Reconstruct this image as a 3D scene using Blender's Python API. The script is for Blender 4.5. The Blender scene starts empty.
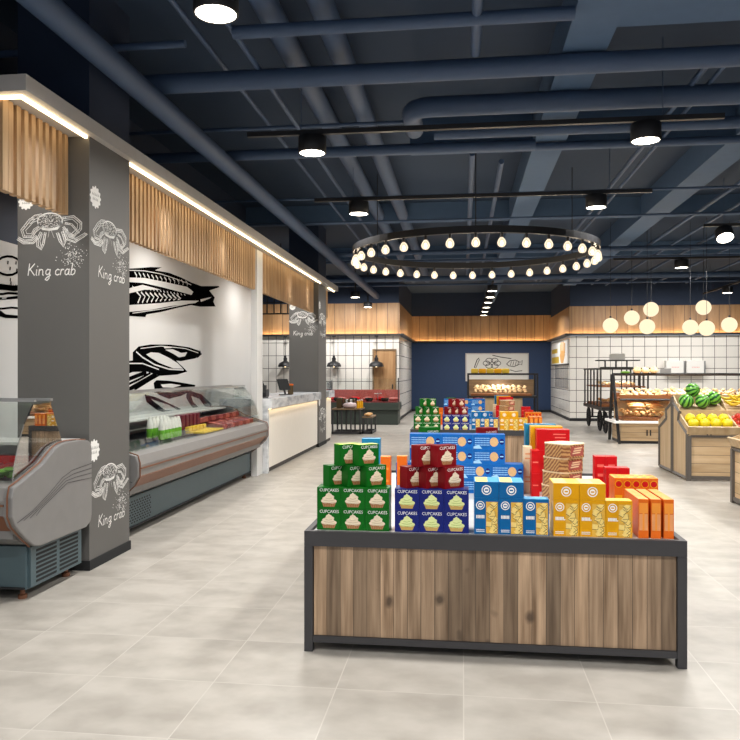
import bpy, bmesh, math, random
from mathutils import Vector, Matrix
random.seed(7)
R = math.radians
SC = bpy.context.scene
COL = SC.collection

# ------------------------------------------------------------------ camera measures
F_PX, YAW, EYE = 745.0, math.atan(93 / 745.0), 1.5
CA, SA = math.cos(YAW), math.sin(YAW)

def ray(px, py):
    u = (px - 370) / F_PX
    return (-SA + u * CA, CA + u * SA, -(py - 372) / F_PX)

def on_x(px, py, x):
    """point of the wall plane X = x -> (y, z)"""
    r = ray(px, py); t = x / r[0]
    return (r[1] * t, EYE + r[2] * t)

# ------------------------------------------------------------------ materials
def lin(h):
    h = h.lstrip('#')
    out = []
    for i in (0, 2, 4):
        c = int(h[i:i + 2], 16) / 255
        out.append(c / 12.92 if c <= .04045 else ((c + .055) / 1.055) ** 2.4)
    return (*out, 1)

def newmat(name):
    m = bpy.data.materials.new(name)
    m.use_nodes = True
    nt = m.node_tree
    nt.nodes.clear()
    out = nt.nodes.new('ShaderNodeOutputMaterial')
    return m, nt, out

class NG:
    """tiny node helper"""
    def __init__(s, nt): s.nt = nt
    def n(s, t, **kw):
        nd = s.nt.nodes.new(t)
        for k, v in kw.items(): setattr(nd, k, v)
        return nd
    def l(s, a, b): s.nt.links.new(a, b)
    def math(s, op, a, b=None):
        nd = s.n('ShaderNodeMath', operation=op)
        for i, v in enumerate((a, b)):
            if v is None: continue
            if isinstance(v, (int, float)): nd.inputs[i].default_value = v
            else: s.l(v, nd.inputs[i])
        return nd.outputs[0]
    def mix(s, fac, a, b, blend='MIX'):
        nd = s.n('ShaderNodeMixRGB', blend_type=blend)
        for i, v in enumerate((fac, a, b)):
            if isinstance(v, (int, float)): nd.inputs[i].default_value = v
            elif isinstance(v, tuple): nd.inputs[i].default_value = v
            else: s.l(v, nd.inputs[i])
        return nd.outputs[0]
    def noise(s, vec, scale, detail=3):
        nd = s.n('ShaderNodeTexNoise')
        nd.inputs['Scale'].default_value = scale
        nd.inputs['Detail'].default_value = detail
        if vec is not None: s.l(vec, nd.inputs['Vector'])
        return nd.outputs[0]
    def obj(s):
        return s.n('ShaderNodeTexCoord').outputs['Object']
    def mapping(s, vec, scale=(1, 1, 1)):
        nd = s.n('ShaderNodeMapping')
        nd.inputs['Scale'].default_value = scale
        s.l(vec, nd.inputs['Vector'])
        return nd.outputs[0]

def principled(g, out, rough=.5, metal=0, coat=0):
    p = g.n('ShaderNodeBsdfPrincipled')
    p.inputs['Roughness'].default_value = rough
    p.inputs['Metallic'].default_value = metal
    p.inputs['Coat Weight'].default_value = coat
    g.l(p.outputs[0], out.inputs[0])
    return p

def mat(name, hx, rough=.5, metal=0, var=.08, scale=9, coat=0, emit=0, emit_hex=None, spec=.5):
    m, nt, out = newmat(name); g = NG(nt)
    p = principled(g, out, rough, metal, coat)
    p.inputs['Specular IOR Level'].default_value = spec
    c = lin(hx)
    nz = g.noise(g.obj(), scale)
    lo = tuple(x * (1 - var) for x in c[:3]) + (1,)
    hi = tuple(min(1, x * (1 + var)) for x in c[:3]) + (1,)
    g.l(g.mix(nz, lo, hi), p.inputs['Base Color'])
    if emit:
        p.inputs['Emission Color'].default_value = lin(emit_hex or hx)
        p.inputs['Emission Strength'].default_value = emit
    return m

def wood(name, light, dark, grain=(6, 6, .6), rough=.5, plank=None, plank_axis=0, gap=.0, tone=.35, contrast=1.0, knots=False):
    """grain stretched along the axis with the small scale; planks counted along plank_axis"""
    m, nt, out = newmat(name); g = NG(nt)
    p = principled(g, out, rough)
    o = g.obj()
    sep = g.n('ShaderNodeSeparateXYZ'); g.l(o, sep.inputs[0])
    vec = g.mapping(o, grain)
    if plank:
        q = g.math('DIVIDE', sep.outputs[plank_axis], plank)
        fl = g.math('FLOOR', q)
        wn = g.n('ShaderNodeTexWhiteNoise', noise_dimensions='1D')
        g.l(fl, wn.inputs['W'])
        sh = g.n('ShaderNodeVectorMath', operation='ADD')
        sc = g.n('ShaderNodeVectorMath', operation='SCALE'); sc.inputs['Scale'].default_value = 20
        g.l(wn.outputs['Color'], sc.inputs[0])
        g.l(vec, sh.inputs[0]); g.l(sc.outputs[0], sh.inputs[1])
        vec = sh.outputs[0]
    nz = g.noise(vec, 2.2, 5)
    ramp = g.n('ShaderNodeValToRGB')
    ramp.color_ramp.elements[0].position = .5 - .22 / contrast
    ramp.color_ramp.elements[1].position = .5 + .2 / contrast
    ramp.color_ramp.elements[0].color = lin(dark)
    ramp.color_ramp.elements[1].color = lin(light)
    g.l(nz, ramp.inputs[0])
    c = ramp.outputs[0]
    if knots:
        vo = g.n('ShaderNodeTexVoronoi'); vo.inputs['Scale'].default_value = 1.0
        sv = g.n('ShaderNodeVectorMath', operation='MULTIPLY'); g.l(o, sv.inputs[0]); sv.inputs[1].default_value = (5.5, 5.5, 4.2)
        wob = g.n('ShaderNodeVectorMath', operation='ADD'); g.l(sv.outputs[0], wob.inputs[0])
        wz = g.n('ShaderNodeVectorMath', operation='SCALE'); wz.inputs['Scale'].default_value = .25
        nzc = g.n('ShaderNodeTexNoise'); nzc.inputs['Scale'].default_value = 9; g.l(o, nzc.inputs['Vector'])
        g.l(nzc.outputs['Color'], wz.inputs[0]); g.l(wz.outputs[0], wob.inputs[1]); g.l(wob.outputs[0], vo.inputs['Vector'])
        kr = g.n('ShaderNodeMapRange'); kr.inputs['From Min'].default_value = .06; kr.inputs['From Max'].default_value = .17
        kr.inputs['To Min'].default_value = .8; kr.inputs['To Max'].default_value = 0
        g.l(vo.outputs['Distance'], kr.inputs['Value'])
        c = g.mix(kr.outputs[0], c, lin('35261a'))
    if plank:
        f = g.math('ADD', g.math('MULTIPLY', wn.outputs['Value'], tone), 1 - tone * .6)
        mul = g.n('ShaderNodeVectorMath', operation='SCALE')
        g.l(c, mul.inputs[0]); g.l(f, mul.inputs['Scale'])
        c = mul.outputs[0]
        if gap:
            fr = g.math('FRACT', q)
            ln = g.math('LESS_THAN', fr, gap)
            c = g.mix(ln, c, (.02, .013, .008, 1))
    g.l(c, p.inputs['Base Color'])
    return m

def tile(name, ax, w, h, hx, grout, gw=.05, off=(0, 0), rough=.25):
    m, nt, out = newmat(name); g = NG(nt)
    p = principled(g, out, rough)
    o = g.obj()
    sep = g.n('ShaderNodeSeparateXYZ'); g.l(o, sep.inputs[0])
    a = g.math('FRACT', g.math('DIVIDE', g.math('ADD', sep.outputs[ax[0]], off[0]), w))
    b = g.math('FRACT', g.math('DIVIDE', g.math('ADD', sep.outputs[ax[1]], off[1]), h))
    la = g.math('LESS_THAN', a, gw / w); lb = g.math('LESS_THAN', b, gw / h)
    f = g.math('MAXIMUM', la, lb)
    nz = g.noise(o, 3)
    c = lin(hx)
    base = g.mix(nz, tuple(x * .94 for x in c[:3]) + (1,), c)
    g.l(g.mix(f, base, lin(grout)), p.inputs['Base Color'])
    return m

def floor_mat():
    m, nt, out = newmat('floor porcelain tile'); g = NG(nt)
    p = principled(g, out, .38)
    o = g.obj()
    sep = g.n('ShaderNodeSeparateXYZ'); g.l(o, sep.inputs[0])
    qa = g.math('DIVIDE', g.math('ADD', sep.outputs[0], 60), .6)
    qb = g.math('DIVIDE', g.math('ADD', sep.outputs[1], 56 - 3.48), .56)
    a = g.math('FRACT', qa); b = g.math('FRACT', qb)
    f = g.math('MAXIMUM', g.math('LESS_THAN', a, .009), g.math('LESS_THAN', b, .009))
    cmb = g.n('ShaderNodeCombineXYZ'); g.l(g.math('FLOOR', qa), cmb.inputs[0]); g.l(g.math('FLOOR', qb), cmb.inputs[1])
    wn = g.n('ShaderNodeTexWhiteNoise', noise_dimensions='2D'); g.l(cmb.outputs[0], wn.inputs['Vector'])
    sc = g.n('ShaderNodeVectorMath', operation='SCALE'); sc.inputs['Scale'].default_value = 9
    g.l(wn.outputs['Color'], sc.inputs[0])
    ad = g.n('ShaderNodeVectorMath', operation='ADD'); g.l(o, ad.inputs[0]); g.l(sc.outputs[0], ad.inputs[1])
    n1 = g.noise(g.mapping(ad.outputs[0], (1, 1.3, 1)), 3.6, 9)
    ramp = g.n('ShaderNodeValToRGB')
    ramp.color_ramp.elements[0].position = .34; ramp.color_ramp.elements[1].position = .64
    ramp.color_ramp.elements[0].color = lin('99938a'); ramp.color_ramp.elements[1].color = lin('aea89f')
    g.l(n1, ramp.inputs[0])
    g.l(g.mix(f, ramp.outputs[0], lin('b7b2a9')), p.inputs['Base Color'])
    n2 = g.noise(o, 14, 4)
    g.l(g.math('ADD', g.math('MULTIPLY', n2, .2), .27), p.inputs['Roughness'])
    return m

def glass(name, tint='ffffff', base=.04, k=1.0, rough=.0):
    m, nt, out = newmat(name); g = NG(nt)
    tr = g.n('ShaderNodeBsdfTransparent'); tr.inputs[0].default_value = lin(tint)
    gl = g.n('ShaderNodeBsdfGlossy'); gl.inputs['Roughness'].default_value = rough
    fr = g.n('ShaderNodeLayerWeight'); fr.inputs[0].default_value = .5
    nz = g.noise(g.obj(), 2)
    f = g.math('ADD', g.math('MULTIPLY', g.math('POWER', fr.outputs['Facing'], 4), k), g.math('ADD', g.math('MULTIPLY', nz, .01), base))
    mx = g.n('ShaderNodeMixShader')
    g.l(f, mx.inputs[0]); g.l(tr.outputs[0], mx.inputs[1]); g.l(gl.outputs[0], mx.inputs[2])
    g.l(mx.outputs[0], out.inputs[0])
    return m

def glow(name, hx, s):
    m, nt, out = newmat(name); g = NG(nt)
    e = g.n('ShaderNodeEmission'); e.inputs[0].default_value = lin(hx); e.inputs[1].default_value = s
    g.l(e.outputs[0], out.inputs[0])
    return m

def melon_stripes():
    m, nt, out = newmat('watermelon rind'); g = NG(nt)
    p = principled(g, out, .3)
    o = g.obj()
    nz = g.n('ShaderNodeTexNoise'); nz.inputs['Scale'].default_value = 14; g.l(o, nz.inputs['Vector'])
    sep = g.n('ShaderNodeSeparateXYZ'); g.l(o, sep.inputs[0])
    ang = g.math('ARCTAN2', sep.outputs[1], sep.outputs[0])
    w = g.math('SINE', g.math('ADD', g.math('MULTIPLY', ang, 9), g.math('MULTIPLY', nz.outputs[0], 3.2)))
    ramp = g.n('ShaderNodeValToRGB')
    ramp.color_ramp.elements[0].position = .45; ramp.color_ramp.elements[0].color = lin('74bb42')
    ramp.color_ramp.elements[1].position = .68; ramp.color_ramp.elements[1].color = lin('12501c')
    g.l(g.math('ADD', g.math('MULTIPLY', w, .5), .5), ramp.inputs[0])
    g.l(ramp.outputs[0], p.inputs['Base Color'])
    return m

def marble():
    m, nt, out = newmat('grey marble'); g = NG(nt)
    p = principled(g, out, .25)
    o = g.obj()
    n1 = g.noise(g.mapping(o, (2, 1, 3)), 3, 8)
    ramp = g.n('ShaderNodeValToRGB')
    ramp.color_ramp.elements[0].position = .38; ramp.color_ramp.elements[0].color = lin('a9adb1')
    ramp.color_ramp.elements[1].position = .58; ramp.color_ramp.elements[1].color = lin('d6d8da')
    g.l(n1, ramp.inputs[0]); g.l(ramp.outputs[0], p.inputs['Base Color'])
    return m

def bread_mat(name, a, b):
    m, nt, out = newmat(name); g = NG(nt)
    p = principled(g, out, .55)
    info = g.n('ShaderNodeObjectInfo')
    f = g.math('ADD', g.math('MULTIPLY', g.noise(g.obj(), 18), .6), g.math('MULTIPLY', info.outputs['Random'], .4))
    g.l(g.mix(f, lin(a), lin(b)), p.inputs['Base Color'])
    return m

def wafer_mat():
    m, nt, out = newmat('printed wafer stripes'); g = NG(nt)
    p = principled(g, out, .35)
    o = g.obj()
    w = g.n('ShaderNodeTexWave'); w.inputs['Scale'].default_value = 24; w.inputs['Distortion'].default_value = 4
    w.bands_direction = 'DIAGONAL'
    g.l(o, w.inputs['Vector'])
    ramp = g.n('ShaderNodeValToRGB')
    ramp.color_ramp.elements[0].color = lin('7c4526'); ramp.color_ramp.elements[1].color = lin('c89c66')
    g.l(w.outputs[0], ramp.inputs[0]); g.l(ramp.outputs[0], p.inputs['Base Color'])
    return m

def bulb_mat():
    m, nt, out = newmat('glowing bulb glass'); g = NG(nt)
    tr = g.n('ShaderNodeBsdfTransparent')
    e = g.n('ShaderNodeEmission'); e.inputs[0].default_value = lin('ffe6c6'); e.inputs[1].default_value = 1.6
    lw = g.n('ShaderNodeLayerWeight'); lw.inputs[0].default_value = .4
    f = g.math('ADD', g.math('MULTIPLY', lw.outputs['Facing'], .5), .3)
    mx = g.n('ShaderNodeMixShader'); g.l(f, mx.inputs[0]); g.l(tr.outputs[0], mx.inputs[1]); g.l(e.outputs[0], mx.inputs[2])
    g.l(mx.outputs[0], out.inputs[0])
    return m

M = dict(
    floor=floor_mat(),
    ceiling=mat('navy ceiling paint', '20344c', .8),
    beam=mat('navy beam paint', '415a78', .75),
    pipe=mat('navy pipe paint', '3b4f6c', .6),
    navy=mat('navy wall paint', '17273f', .7),
    blue=mat('deep blue wall paint', '253b5e', .7),
    white_wall=mat('white painted plaster', 'c8c7c5', .7, var=.03, scale=2),
    tile_l=tile('white wall tile back left', (0, 2), .245, .40, 'e2ddd5', '5a554f', .016, (9, .0)),
    tile_ls=tile('white wall tile recess side', (1, 2), .245, .40, 'e2ddd5', '5a554f', .016),
    tile_r=tile('white wall tile back right', (0, 2), .336, .336, 'e4dfd7', '5a554f', .016, (9, .08)),
    tile_rs=tile('white wall tile recess right side', (1, 2), .336, .336, 'e4dfd7', '5a554f', .016, (0, .08)),
    grey_tile=tile('grey niche tile', (1, 2), .42, .336, 'a9a59e', '4a4641', .03, (0, .08)),
    oak_band=wood('oak cladding boards', 'b38a5e', '926c44', (4, 4, .5), plank=.33, plank_axis=0, gap=.035, tone=.18),
    oak_band_y=wood('oak cladding boards side', 'b38a5e', '926c44', (4, 4, .5), plank=.33, plank_axis=1, gap=.035, tone=.18),
    slat=wood('oak slat', 'bd9d76', '977450', (9, 9, .7), plank=.086, plank_axis=1, tone=.22),
    slat_x=wood('oak slat end', 'bd9d76', '977450', (9, 9, .7), plank=.086, plank_axis=0, tone=.22),
    plank=wood('walnut and ash planks', 'b3977a', '6a523b', (14, 14, .8), plank=.072, plank_axis=0, gap=.03, tone=.85, contrast=1.0, knots=True),
    plank_y=wood('walnut and ash planks end', 'b3977a', '6a523b', (14, 14, .8), plank=.072, plank_axis=1, gap=.03, tone=.85, contrast=1.0, knots=True),
    oak=wood('pale oak board', 'cdb38c', 'b2946b', (5, 5, .6), rough=.5),
    oak_v=wood('pale oak panel upright grain', 'cfb691', 'b69a72', (6, 6, .5), rough=.5),
    oak_h=wood('pale oak horizontal planks', 'cfb48f', 'b3936b', (.8, .8, 6), plank=.118, plank_axis=2, gap=.04, tone=.15),
    door=wood('oak door', 'b28a5f', '93693f', (5, 5, .5)),
    grey=mat('anthracite pillar paint', '5a5855', .6, var=.04, scale=2),
    black=mat('black powder coat', '17171a', .5),
    iron=mat('dark iron', '2b2a2b', .45, .4),
    char=mat('charcoal steel frame', '3b3a3c', .5, .2),
    greyframe=mat('warm grey steel frame', '5e5852', .5, .1),
    fascia=mat('grey fascia', 'b8b4b0', .5),
    led=glow('warm led strip', 'ffe0ad', 7.0),
    led2=glow('warm cove led', 'ffdcac', 22.0),
    led3=glow('counter led', 'ffdfae', 9.0),
    lens=glow('lamp lens', 'fff4e2', 14.0),
    globe=glow('opal globe', 'ffe9c4', 1.12),
    filament=glow('bulb filament', 'ffd9a8', 22.0),
    bulbglass=bulb_mat(),
    glass=glass('clear case glass', 'fafcfb', .02, .6),
    mirror_glass=glass('reflective end glass', 'd8d8d4', .42, .6),
    teal=mat('slate teal enamel', '415359', .45),
    case_grey=mat('warm grey case plastic', '757371', .45),
    case_light=mat('light grey case rail', '777471', .4),
    copper=mat('copper trim', '7a4f38', .45, .3),
    case_in=mat('white steel liner', 'c9c8c4', .35),
    steel=mat('brushed steel', '9c9c9c', .35, .7),
    dark=mat('dark opening', '101214', .8),
    chalk=mat('white chalk paint', 'e6e4df', .8, emit=0),
    ink=mat('black ink', '060607', .95, spec=0),
    paper=mat('white board', 'dcdad4', .6, var=.02),
    marble=marble(),
    counter=mat('cream counter panel', 'e0dad0', .5, var=.04, scale=14),
    kick=mat('dark kick plate', '3a3632', .6),
    white=mat('white print', 'f4f2ee', .5, var=.02),
    g_box=mat('green carton', '076014', .42, spec=.18),
    b_box=mat('navy carton', '17226f', .42, spec=.18),
    r_box=mat('maroon carton', '7a0b15', .42, spec=.18),
    lime=mat('green carton lit top', 'a8d22c', .4),  # green carton's top face, brightness of the light put into its colour
    crm=mat('cream frosting print', 'e9d9bc', .5, var=.12, scale=60),
    crm2=mat('cream frosting shade print', 'b99f7c', .5),
    limef=mat('lime frosting print', 'dfe8a0', .5, var=.12, scale=60),
    limef2=mat('lime frosting shade print', '9fb15a', .5),
    cup=mat('brown cupcake print', '9a6232', .5, var=.2, scale=60),
    cup2=mat('tan cupcake print', 'c79a52', .5, var=.2, scale=60),
    ck_blue=mat('cyan blue carton', '0b5f9a', .35, spec=.18),
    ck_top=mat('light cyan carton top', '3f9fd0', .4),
    ck_yel=mat('mustard yellow carton', 'd99a0a', .35, spec=.18),
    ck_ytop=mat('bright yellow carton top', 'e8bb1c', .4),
    cracker=mat('cracker picture', 'd9a83c', .5, var=.3, scale=50),
    cracker2=mat('cracker picture pale', 'efd07a', .5, var=.2, scale=50),
    cracker3=mat('cracker picture brown line', '6d4c10', .5),  # brown edge lines of the printed crackers
    cookieb=mat('royal blue carton', '1464b4', .4, var=.25, scale=12, spec=.18),
    cookie=mat('cookie picture', 'd6ae78', .5, var=.15, scale=60),
    pale=mat('pale blue print', '9fd0f2', .5),
    orange=mat('orange carton', 'd9661a', .35, spec=.18),
    orange2=mat('peach print', 'e59a62', .4),
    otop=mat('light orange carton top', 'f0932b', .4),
    red=mat('red carton', 'c3141a', .35, spec=.18),
    red2=mat('pale red print', 'e86a5c', .4),
    yellow=mat('yellow carton', 'e8a81c', .35, spec=.18),
    tealbox=mat('teal carton', '1f7fa8', .35, spec=.18),
    wafer=wafer_mat(),
    wafer_top=mat('cream pack top', 'e8cfa8', .4),
    rind=melon_stripes(),
    melon=mat('yellow melon skin', 'e6d21a', .4, var=.12, scale=20),
    banana=mat('banana skin', 'd9b81e', .45, var=.2, scale=14),
    stem=mat('brown stem', '4a3a1c', .7),
    apple=mat('red apple skin', 'c0301e', .3, var=.35, scale=14),
    bread=bread_mat('baked bread crust', 'b9702c', 'ecc07c'),
    bread2=bread_mat('pale pastry', 'd9a860', 'f6e2b8'),
    tray=mat('brown wicker tray', '8a5228', .7, var=.3, scale=40),
    meat=mat('raw red meat', 'a8524a', .5, var=.6, scale=24),
    meat2=mat('dark red meat', '7c2224', .35, var=.3, scale=20),
    milk=mat('white bottle', 'ece8e0', .3),
    green_l=mat('bright green label', '6fb52c', .4),
    maroon=mat('maroon packet', '6d1c2c', .35),
    ytray=mat('yellow tray', 'd9b530', .4),
    lettuce=mat('lettuce leaf', '5c8c2a', .6, var=.3, scale=30),
    dgreen=mat('dark green counter', '343c35', .5),
    rubber=mat('black rubber', '121212', .8),
    brown=wood('brown table top', '8d7456', '6f583d', (.6, 6, 6)),
    pink=mat('pale pink bag', 'e0c8c8', .5),
)

# ------------------------------------------------------------------ mesh building
class MB:
    def __init__(s): s.v, s.f, s.m, s.sm = [], [], [], []
    def add(s, vs, fs, m=0, smooth=False):
        b = len(s.v); s.v += [tuple(p) for p in vs]
        for f in fs:
            s.f.append(tuple(i + b for i in f)); s.m.append(m); s.sm.append(smooth)
        return s
    def box(s, x0, y0, z0, x1, y1, z1, m=0, rz=0, tf=None):
        vs = [(x, y, z) for z in (z0, z1) for y in (y0, y1) for x in (x0, x1)]
        if rz:
            cx, cy = (x0 + x1) / 2, (y0 + y1) / 2; c, n = math.cos(rz), math.sin(rz)
            vs = [(cx + (x - cx) * c - (y - cy) * n, cy + (x - cx) * n + (y - cy) * c, z) for x, y, z in vs]
        if tf: vs = [tf @ Vector(p) for p in vs]
        return s.add(vs, [(0, 2, 3, 1), (4, 5, 7, 6), (0, 1, 5, 4), (2, 6, 7, 3), (0, 4, 6, 2), (1, 3, 7, 5)], m)
    def prism(s, poly, axis, a, b, m=0):
        """poly in the two other axes (order xyz without axis), extruded along axis a..b"""
        def P(p, t):
            q = list(p); q.insert(axis, t); return q
        n = len(poly)
        vs = [P(p, a) for p in poly] + [P(p, b) for p in poly]
        fs = [tuple(range(n))[::-1], tuple(range(n, 2 * n))] + [(i, (i + 1) % n, n + (i + 1) % n, n + i) for i in range(n)]
        return s.add(vs, fs, m)
    def tube(s, pts, r, n=8, m=0, closed=False, smooth=True):
        pts = [Vector(p) for p in pts]; k = len(pts)
        rs = r if isinstance(r, (list, tuple)) else [r] * k
        rings = []; up = None
        for i, p in enumerate(pts):
            if closed: t = pts[(i + 1) % k] - pts[i - 1]
            else: t = pts[min(i + 1, k - 1)] - pts[max(i - 1, 0)]
            t.normalize()
            if up is None: up = Vector((0, 0, 1)) if abs(t.z) < .9 else Vector((0, 1, 0))
            a = t.cross(up); 
            if a.length < 1e-6: a = t.cross(Vector((1, 0, 0)))
            a.normalize(); b = a.cross(t).normalized(); up = b
            rings.append([p + (a * math.cos(2 * math.pi * j / n) + b * math.sin(2 * math.pi * j / n)) * rs[i] for j in range(n)])
        vs = [q for rg in rings for q in rg]; fs = []
        for i in range(k if closed else k - 1):
            i2 = (i + 1) % k
            for j in range(n):
                j2 = (j + 1) % n
                fs.append((i * n + j, i * n + j2, i2 * n + j2, i2 * n + j))
        s.add(vs, fs, m, smooth)
        if not closed:
            b = len(s.v) - len(vs)
            s.f.append(tuple(b + j for j in range(n))[::-1]); s.m.append(m); s.sm.append(False)
            s.f.append(tuple(b + (k - 1) * n + j for j in range(n))); s.m.append(m); s.sm.append(False)
        return s
    def bar(s, a, b, w, m=0):
        """square bar between two points"""
        return s.tube([a, b], w * .7071, 4, m, smooth=False)
    def lathe(s, prof, n=16, c=(0, 0, 0), m=0, ax=2):
        vs, fs = [], []
        for r, z in prof:
            for j in range(n):
                t = 2 * math.pi * j / n
                q = (r * math.cos(t), r * math.sin(t), z)
                if ax == 0: q = (z, q[0], q[1])
                if ax == 1: q = (q[0], z, q[1])
                vs.append((q[0] + c[0], q[1] + c[1], q[2] + c[2]))
        for i in range(len(prof) - 1):
            for j in range(n):
                j2 = (j + 1) % n
                fs.append((i * n + j, i * n + j2, (i + 1) * n + j2, (i + 1) * n + j))
        s.add(vs, fs, m, True)
        b = len(s.v) - len(vs)
        if prof[0][0] > 1e-4: s.f.append(tuple(b + j for j in range(n))[::-1]); s.m.append(m); s.sm.append(False)
        if prof[-1][0] > 1e-4: s.f.append(tuple(b + (len(prof) - 1) * n + j for j in range(n))); s.m.append(m); s.sm.append(False)
        return s
    def ball(s, c, r, n=14, m=0):
        rx, ry, rz = r if isinstance(r, tuple) else (r, r, r)
        h = n // 2
        vs = [(c[0], c[1], c[2] - rz)]
        for i in range(1, h):
            a = -math.pi / 2 + math.pi * i / h
            for j in range(n):
                t = 2 * math.pi * j / n
                vs.append((c[0] + rx * math.cos(a) * math.cos(t), c[1] + ry * math.cos(a) * math.sin(t), c[2] + rz * math.sin(a)))
        vs.append((c[0], c[1], c[2] + rz))
        fs = [(0, 1 + (j + 1) % n, 1 + j) for j in range(n)]
        for i in range(h - 2):
            for j in range(n):
                a = 1 + i * n; j2 = (j + 1) % n
                fs.append((a + j, a + j2, a + n + j2, a + n + j))
        l = len(vs) - 1; a = 1 + (h - 2) * n
        fs += [(a + j, a + (j + 1) % n, l) for j in range(n)]
        return s.add(vs, fs, m, True)
    # flat drawing on a surface; mp maps (u, v, lift) to a point
    def stroke(s, pts, w, mp, m=0, lift=0.0):
        pts = [Vector(p).to_2d() if len(p) > 2 else Vector(p) for p in pts]
        k = len(pts); L, Rr = [], []
        for i, p in enumerate(pts):
            t = pts[min(i + 1, k - 1)] - pts[max(i - 1, 0)]
            if t.length < 1e-9: t = Vector((1, 0))
            t.normalize(); nn = Vector((-t.y, t.x)) * w / 2
            L.append(p + nn); Rr.append(p - nn)
        vs = [mp(q.x, q.y, lift) for q in L] + [mp(q.x, q.y, lift) for q in Rr]
        return s.add(vs, [(i, i + 1, k + i + 1, k + i) for i in range(k - 1)], m)
    def fill(s, pts, mp, m=0, lift=0.0):
        return s.add([mp(u, v, lift) for u, v in pts], [tuple(range(len(pts)))], m)
    def disc(s, c, r, mp, m=0, lift=0.0, n=12, ry=None):
        ry = ry or r
        return s.fill([(c[0] + r * math.cos(2 * math.pi * j / n), c[1] + ry * math.sin(2 * math.pi * j / n)) for j in range(n)], mp, m, lift)
    def ringo(s, c, r, w, mp, m=0, lift=0.0, n=18, ry=None):
        ry = ry or r
        pts = [(c[0] + r * math.cos(2 * math.pi * j / n), c[1] + ry * math.sin(2 * math.pi * j / n)) for j in range(n + 1)]
        return s.stroke(pts, w, mp, m, lift)
    def mesh(s, name, mats, origin=(0, 0, 0)):
        me = bpy.data.meshes.new(name)
        ox, oy, oz = origin
        me.from_pydata([(x - ox, y - oy, z - oz) for x, y, z in s.v], [], s.f)
        for mt in (mats if isinstance(mats, (list, tuple)) else [mats]): me.materials.append(mt)
        for p, i, sm in zip(me.polygons, s.m, s.sm):
            p.material_index = i; p.use_smooth = sm
        me.update()
        if any(s.sm): me.set_sharp_from_angle(angle=R(50))
        return me
    def build(s, name, mats, parent=None, bevel=0, at=None):
        """child: vertices given in the frame of the root's world position (unrotated root) unless at is given"""
        if parent is not None:
            org = Vector((0, 0, 0)); q = parent
            while q is not None: org += q.location; q = q.parent
            if at is not None: org = Vector(at)
        elif at is not None: org = Vector(at)
        else:
            xs = [p[0] for p in s.v]; ys = [p[1] for p in s.v]; zs = [p[2] for p in s.v]
            org = Vector(((min(xs) + max(xs)) / 2, (min(ys) + max(ys)) / 2, min(zs)))
        o = bpy.data.objects.new(name, s.mesh(name, mats, org))
        COL.objects.link(o)
        if parent is not None: o.parent = parent
        else: o.location = org
        if bevel:
            b = o.modifiers.new('bevel', 'BEVEL'); b.width = bevel; b.segments = 2; b.limit_method = 'ANGLE'
        return o

KIDS = {}
def link(name, me, parent=None, loc=(0, 0, 0), rz=0):
    o = bpy.data.objects.new(name, me); COL.objects.link(o)
    o.location = loc; o.rotation_euler = (0, 0, rz)
    if parent is not None: o.parent = parent
    return o

def tag(o, label=None, cat=None, group=None, kind=None):
    if label: o['label'] = label
    if cat: o['category'] = cat
    if group: o['group'] = group
    if kind: o['kind'] = kind
    return o

def thing(name, loc, label, cat, group=None, rz=0):
    o = bpy.data.objects.new(name, None); COL.objects.link(o)
    o.empty_display_size = .05
    o.location = loc; o.rotation_euler = (0, 0, rz)
    return tag(o, label, cat, group)

def kids_of(o):
    return [c for c in bpy.data.objects if c.parent == o]

def dup(tree, loc, rz=0, label=None, group=None, rot=None):
    """tree = (root, [(part, [subparts])])"""
    root, parts = tree
    r = root.copy(); COL.objects.link(r); r.location = loc
    r.rotation_euler = rot if rot else (0, 0, rz)
    if label: r['label'] = label
    if group: r['group'] = group
    for p, subs in parts:
        c = p.copy(); COL.objects.link(c); c.parent = r
        for q in subs:
            d = q.copy(); COL.objects.link(d); d.parent = c
    return r

def tree_of(root):
    return (root, [(p, kids_of(p)) for p in kids_of(root)])

def struct(o): return tag(o, kind='structure')

def text_geo(txt, size):
    cu = bpy.data.curves.new('t', 'FONT'); cu.body = txt; cu.size = size; cu.align_x = 'CENTER'; cu.resolution_u = 2
    o = bpy.data.objects.new('t', cu); COL.objects.link(o)
    dg = bpy.context.evaluated_depsgraph_get(); dg.update()
    me = bpy.data.meshes.new_from_object(o.evaluated_get(dg))
    vs = [(v.co.x, v.co.y) for v in me.vertices]; fs = [tuple(p.vertices) for p in me.polygons]
    bpy.data.objects.remove(o); bpy.data.curves.remove(cu); bpy.data.meshes.remove(me)
    return vs, fs

def put_text(mb, geo, mp, c, m=0, lift=0.0, sx=1):
    vs, fs = geo
    mb.add([mp(c[0] + x * sx, c[1] + y, lift) for x, y in vs], fs, m)

ORD = ['first', 'second', 'third', 'fourth', 'fifth', 'sixth', 'seventh', 'eighth', 'ninth', 'tenth', 'eleventh', 'twelfth']
def pos3(i, n):
    if n == 2: return ['left', 'right'][i]
    if n == 3: return ['left', 'middle', 'right'][i]
    if i == 0: return 'leftmost'
    if i == n - 1: return 'rightmost'
    return ORD[i] + ' from the left'

# ================================================================== SETTING
def sbox(name, m, *b):
    o = MB().box(*b).build(name, m, at=(0, 0, 0)); return struct(o)

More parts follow.
